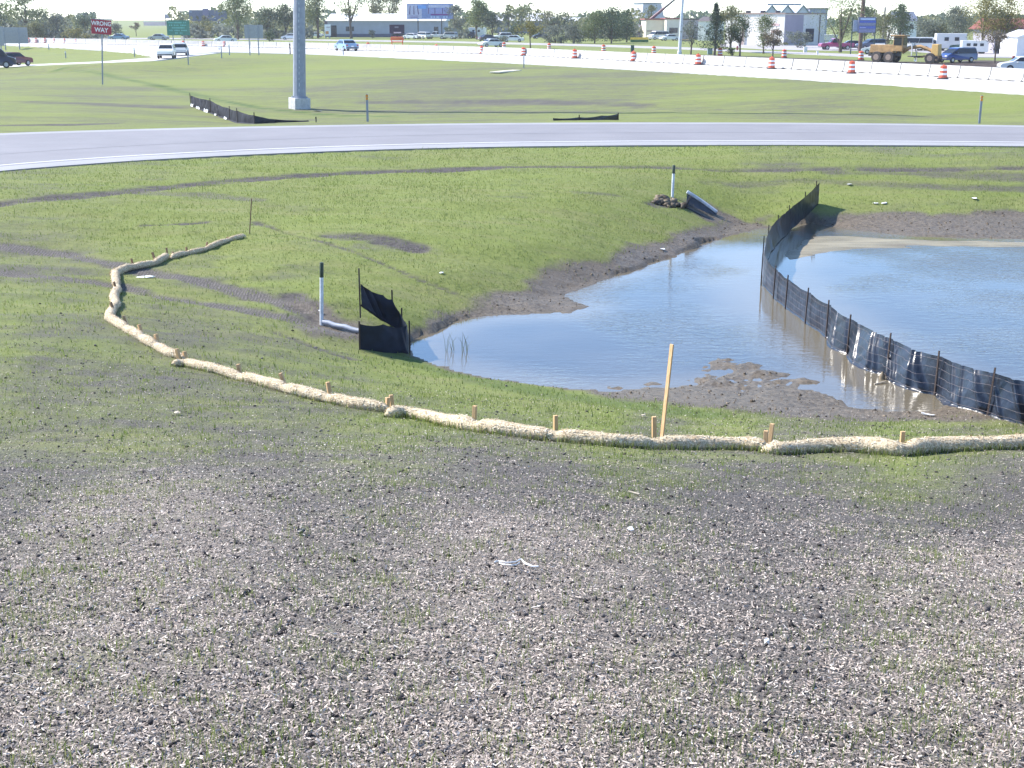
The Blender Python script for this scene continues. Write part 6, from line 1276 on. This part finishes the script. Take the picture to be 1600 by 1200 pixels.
T = [(42, 60, -8, 72, 'yg', 'big loose yellow green tree at the far left above the shrubs', .3, 1.1, 14, 'open'), (4, 60, 22, 28, 'dark', 'dark tree cut by the left edge behind the sign backs', .2, 1, 8, ''), (92, 60, 25, 36, 'grey', 'grey green tree left of the WRONG WAY sign', .15, 1, 8, ''), (139, 59, 29, 36, 'dark', 'dark tree right behind the WRONG WAY sign', .15, 1.1, 8, ''), (181, 59, 39, 26, 'grey', 'round grey shrub right of the WRONG WAY sign', .05, 1.1, 6, ''), (58, 62, 37, 44, 'olive', 'broad olive shrub under the big left tree', .05, 1.1, 7, ''), (112, 62, 46, 48, 'gold', 'low yellowish shrub below the WRONG WAY sign panel', .04, 1.1, 7, ''), (26, 62, 46, 36, 'olive', 'low olive shrub behind the wide sign back', .04, 1, 6, ''), (213, 57, 37, 12, 'brown', 'thin bare brownish sapling alone in the far field', .45, .5, 5, 'open'),
     (308, 60, 40, 24, 'grey', 'grey shrub right of the green guide sign', .06, 1.1, 6, ''), (331, 60, 43, 22, 'gold', 'small yellowish shrub under the dark billboard', .06, 1, 5, ''), (320, 58, 28, 16, 'olive', 'slim olive tree before the dark billboard', .3, 1, 5, ''), (372, 62, 0, 42, 'yg', 'tall yellow green tree with a ragged top right of the dark billboard', .2, 1.15, 12, 'open'), (416, 60, 16, 42, 'dark', 'dark round tree behind the blank sign back', .2, 1.2, 9, ''), (447, 60, 12, 34, 'dark', 'dark tree directly left of the high mast', .2, 1.1, 8, ''), (421, 66, 50, 22, 'dark', 'small dark shrub behind the barriers left of the high mast', .05, 1, 5, ''),
     (497, 60, -12, 46, 'yg', 'tall open tree right beside the high mast', .25, 1, 12, 'open'), (549, 60, -18, 56, 'yg', 'tall open tree with dark forked trunk before the warehouse', .38, .8, 13, 'open'), (588, 56, -10, 44, 'olive', 'tall open olive tree above the warehouse roof', .4, .75, 10, 'open'), (614, 54, 0, 34, 'olive', 'loose olive tree left of the blue billboard', .4, .7, 8, 'open'), (582, 60, 48, 12, 'grey', 'tiny grey shrub at the warehouse wall', .05, 1, 4, ''),
     (745, 62, 5, 44, 'yg', 'yellow green tree above the white box trailer', .3, 1.1, 10, 'open'), (713, 60, 14, 24, 'grey', 'grey green tree at the right end of the blue billboard', .25, 1, 7, 'open'), (770, 62, 24, 28, 'grey', 'grey green tree right of the white box trailer', .2, 1, 7, ''), (794, 54, 12, 15, 'dark', 'slim dark tree poking above the white roofed shed', .3, 1, 6, 'open'), (815, 54, 15, 27, 'yg', 'round green tree above the white roofed shed', .2, 1.2, 7, ''), (786, 72, 58, 18, 'grey', 'small grey shrub behind the barriers by the parked cars', .05, 1, 5, ''), (805, 60, 42, 26, 'dark', 'dark shrub before the white roofed shed', .06, 1.1, 6, ''), (860, 54, 20, 34, 'olive', 'olive tree behind the smaller white roofed shed', .2, 1.1, 8, ''), (883, 54, 22, 26, 'dark', 'dark tree behind the smaller white roofed shed', .2, 1.1, 7, ''),
     (829, 76, 36, 36, 'gold', 'small golden tree with a clear dark stem near the barriers', .45, .75, 7, 'open'), (868, 68, 43, 38, 'grey', 'left grey green shrub behind the drums', .05, 1.2, 7, ''), (896, 68, 40, 36, 'grey', 'right grey green shrub behind the drums', .05, 1.2, 7, ''), (929, 68, 24, 42, 'yg', 'leftmost green tree of the dark clump in the middle', .12, 1.2, 8, ''), (955, 68, 16, 44, 'dark', 'tallest dark tree of the clump in the middle', .1, 1.4, 9, ''), (979, 66, 20, 34, 'dark', 'rightmost dark tree of the clump in the middle', .1, 1.3, 8, ''), (908, 50, 30, 18, 'dark', 'small far tree left of the dark clump', .2, 1, 5, ''), (1016, 58, 13, 18, 'olive', 'thin ragged tree before the grey hopper', .3, .7, 5, 'open'),
     (1079, 87, 36, 30, 'grey', 'thin grey sapling with two stems right of the light pole', .35, .55, 7, 'open'), (1116, 88, 13, 36, 'pine', 'dark pointed conifer before the white walled building', .2, 1.5, 11, 'cone'), (1141, 82, 16, 42, 'olive', 'spreading green tree just right of the dark conifer', .2, .9, 9, 'open'), (1156, 88, 33, 27, 'dark', 'dark young tree with bare stem before the white wall', .35, .9, 7, 'open'), (1193, 84, 30, 30, 'yg', 'young green tree before the white warehouse front', .15, 1, 8, 'open'), (1207, 92, 50, 30, 'brown', 'young brownish tree closest to the barriers', .45, .8, 7, 'open'), (1144, 87, 76, 13, 'dark', 'small dark shrub at the foot of the dark young tree', .05, 1, 4, ''), (1246, 75, 52, 34, 'grey', 'grey green bush before the warehouse doorway', .05, 1, 7, ''), (1215, 72, 60, 30, 'olive', 'low olive weeds along the white warehouse', .03, .8, 5, ''),
     (1313, 82, -18, 58, 'yg', 'big drooping willow left of the brown sign pole', .15, 1.5, 16, ''), (1386, 74, 27, 38, 'olive', 'round olive tree right of the blue layered sign', .15, 1.2, 8, ''), (1405, 76, 12, 32, 'dark', 'dark ragged tree before the slate roofed house', .2, 1., 9, 'open'), (1449, 70, 34, 44, 'grey', 'low grey green tree behind the grader cab', .1, 1.2, 8, ''), (1489, 72, 14, 44, 'grey', 'grey green tree above the long white trailer', .15, 1.2, 9, ''), (1470, 70, 40, 34, 'olive', 'olive bush between two grey green trees', .08, 1.1, 6, ''), (1533, 84, 4, 46, 'gold', 'left of two olive gold trees near the right edge', .3, 1.2, 10, ''), (1569, 84, 2, 44, 'gold', 'right of two olive gold trees near the right edge', .3, 1.2, 10, ''), (1554, 99, 52, 28, 'brown', 'small thin brownish tree in front of the olive gold trees', .42, .6, 7, 'open'), (1350, 70, 16, 26, 'dark', 'dark tree behind the brown sign pole', .2, 1., 7, '')]
for px, base, top, wpx, kind, lab, tr_, dn, lo, fm in T:
    tree(px, base, top, wpx, kind, lab, 'shrub' if tr_ < .12 else ('conifer' if fm == 'cone' else 'tree'), tr_, dn, lo, fm or 'round')
# far off wood along the horizon
n = 9000; px = RNG.uniform(-60, 1680, n); dep = RNG.uniform(620, 900, n); hh = 3+9*fbm(px/40., px*0+3, 4, 61)**1.3
gap = ((px > 175) & (px < 300)); k_ = ~gap; px, dep, hh = px[k_], dep[k_], hh[k_]; n = len(px)
x = (px-800)/F*dep; z = Z_FAR+hh*RNG.random(n)**.7*1.05; p_ = np.stack([x, dep, z], -1); s_ = RNG.uniform(.8, 2.0, n); Rm = rotm(n); e1, e2 = Rm[:, :, 0]*s_[:, None], Rm[:, :, 1]*(s_*.6)[:, None]
tag(np_mesh('distant_wood', np.stack([p_-e1, p_-e2, p_+e1, p_+e2], 1).reshape(-1, 3), np.arange(4*n), 4, LM['dark']), kind='stuff')

for nm, kd, d0, d1, h0, h1, rngs, cnt in (('hedgerow_wood', 'olive', 400, 520, 2.5, 8.5, [(-80, 168), (285, 520), (690, 1000), (1290, 1680)], 11000), ('roadside_scrub', 'grey', 330, 350, .8, 3.2, [(-80, 190), (300, 500), (700, 735), (880, 1000), (1380, 1480)], 5000)):
    px = np.concatenate([RNG.uniform(a, b, int(cnt*(b-a)/sum(q[1]-q[0] for q in rngs))) for a, b in rngs]); n = len(px); dep = RNG.uniform(d0, d1, n)
    hh = h0+(h1-h0)*fbm(px/26., px*0+9, 4, 63)**1.2*1.5; x = (px-800)/F*dep; z = Z_FAR+hh*RNG.random(n)**.8; s_ = RNG.uniform(.35, .85, n); Rm = rotm(n)
    p_ = np.stack([x, dep, z], -1); e1, e2 = Rm[:, :, 0]*s_[:, None], Rm[:, :, 1]*(s_*.65)[:, None]
    tag(np_mesh(nm, np.stack([p_-e1, p_-e2, p_+e1, p_+e2], 1).reshape(-1, 3), np.arange(4*n), 4, LM[kd]), kind='stuff')

# ================================================================== AIR
hz, nt, p = new_mat('thin haze'); nt.nodes.remove(p); pv = nt.nodes.new('ShaderNodeVolumePrincipled'); pv.inputs['Color'].default_value = (.92, .95, 1, 1); pv.inputs['Density'].default_value = .00022; pv.inputs['Anisotropy'].default_value = .2
nt.links.new(pv.outputs[0], nt.nodes['Material Output'].inputs['Volume'])
tag(MB().box((0, 470, 19), (1500, 1040, 44)).build('haze', hz), kind='stuff')
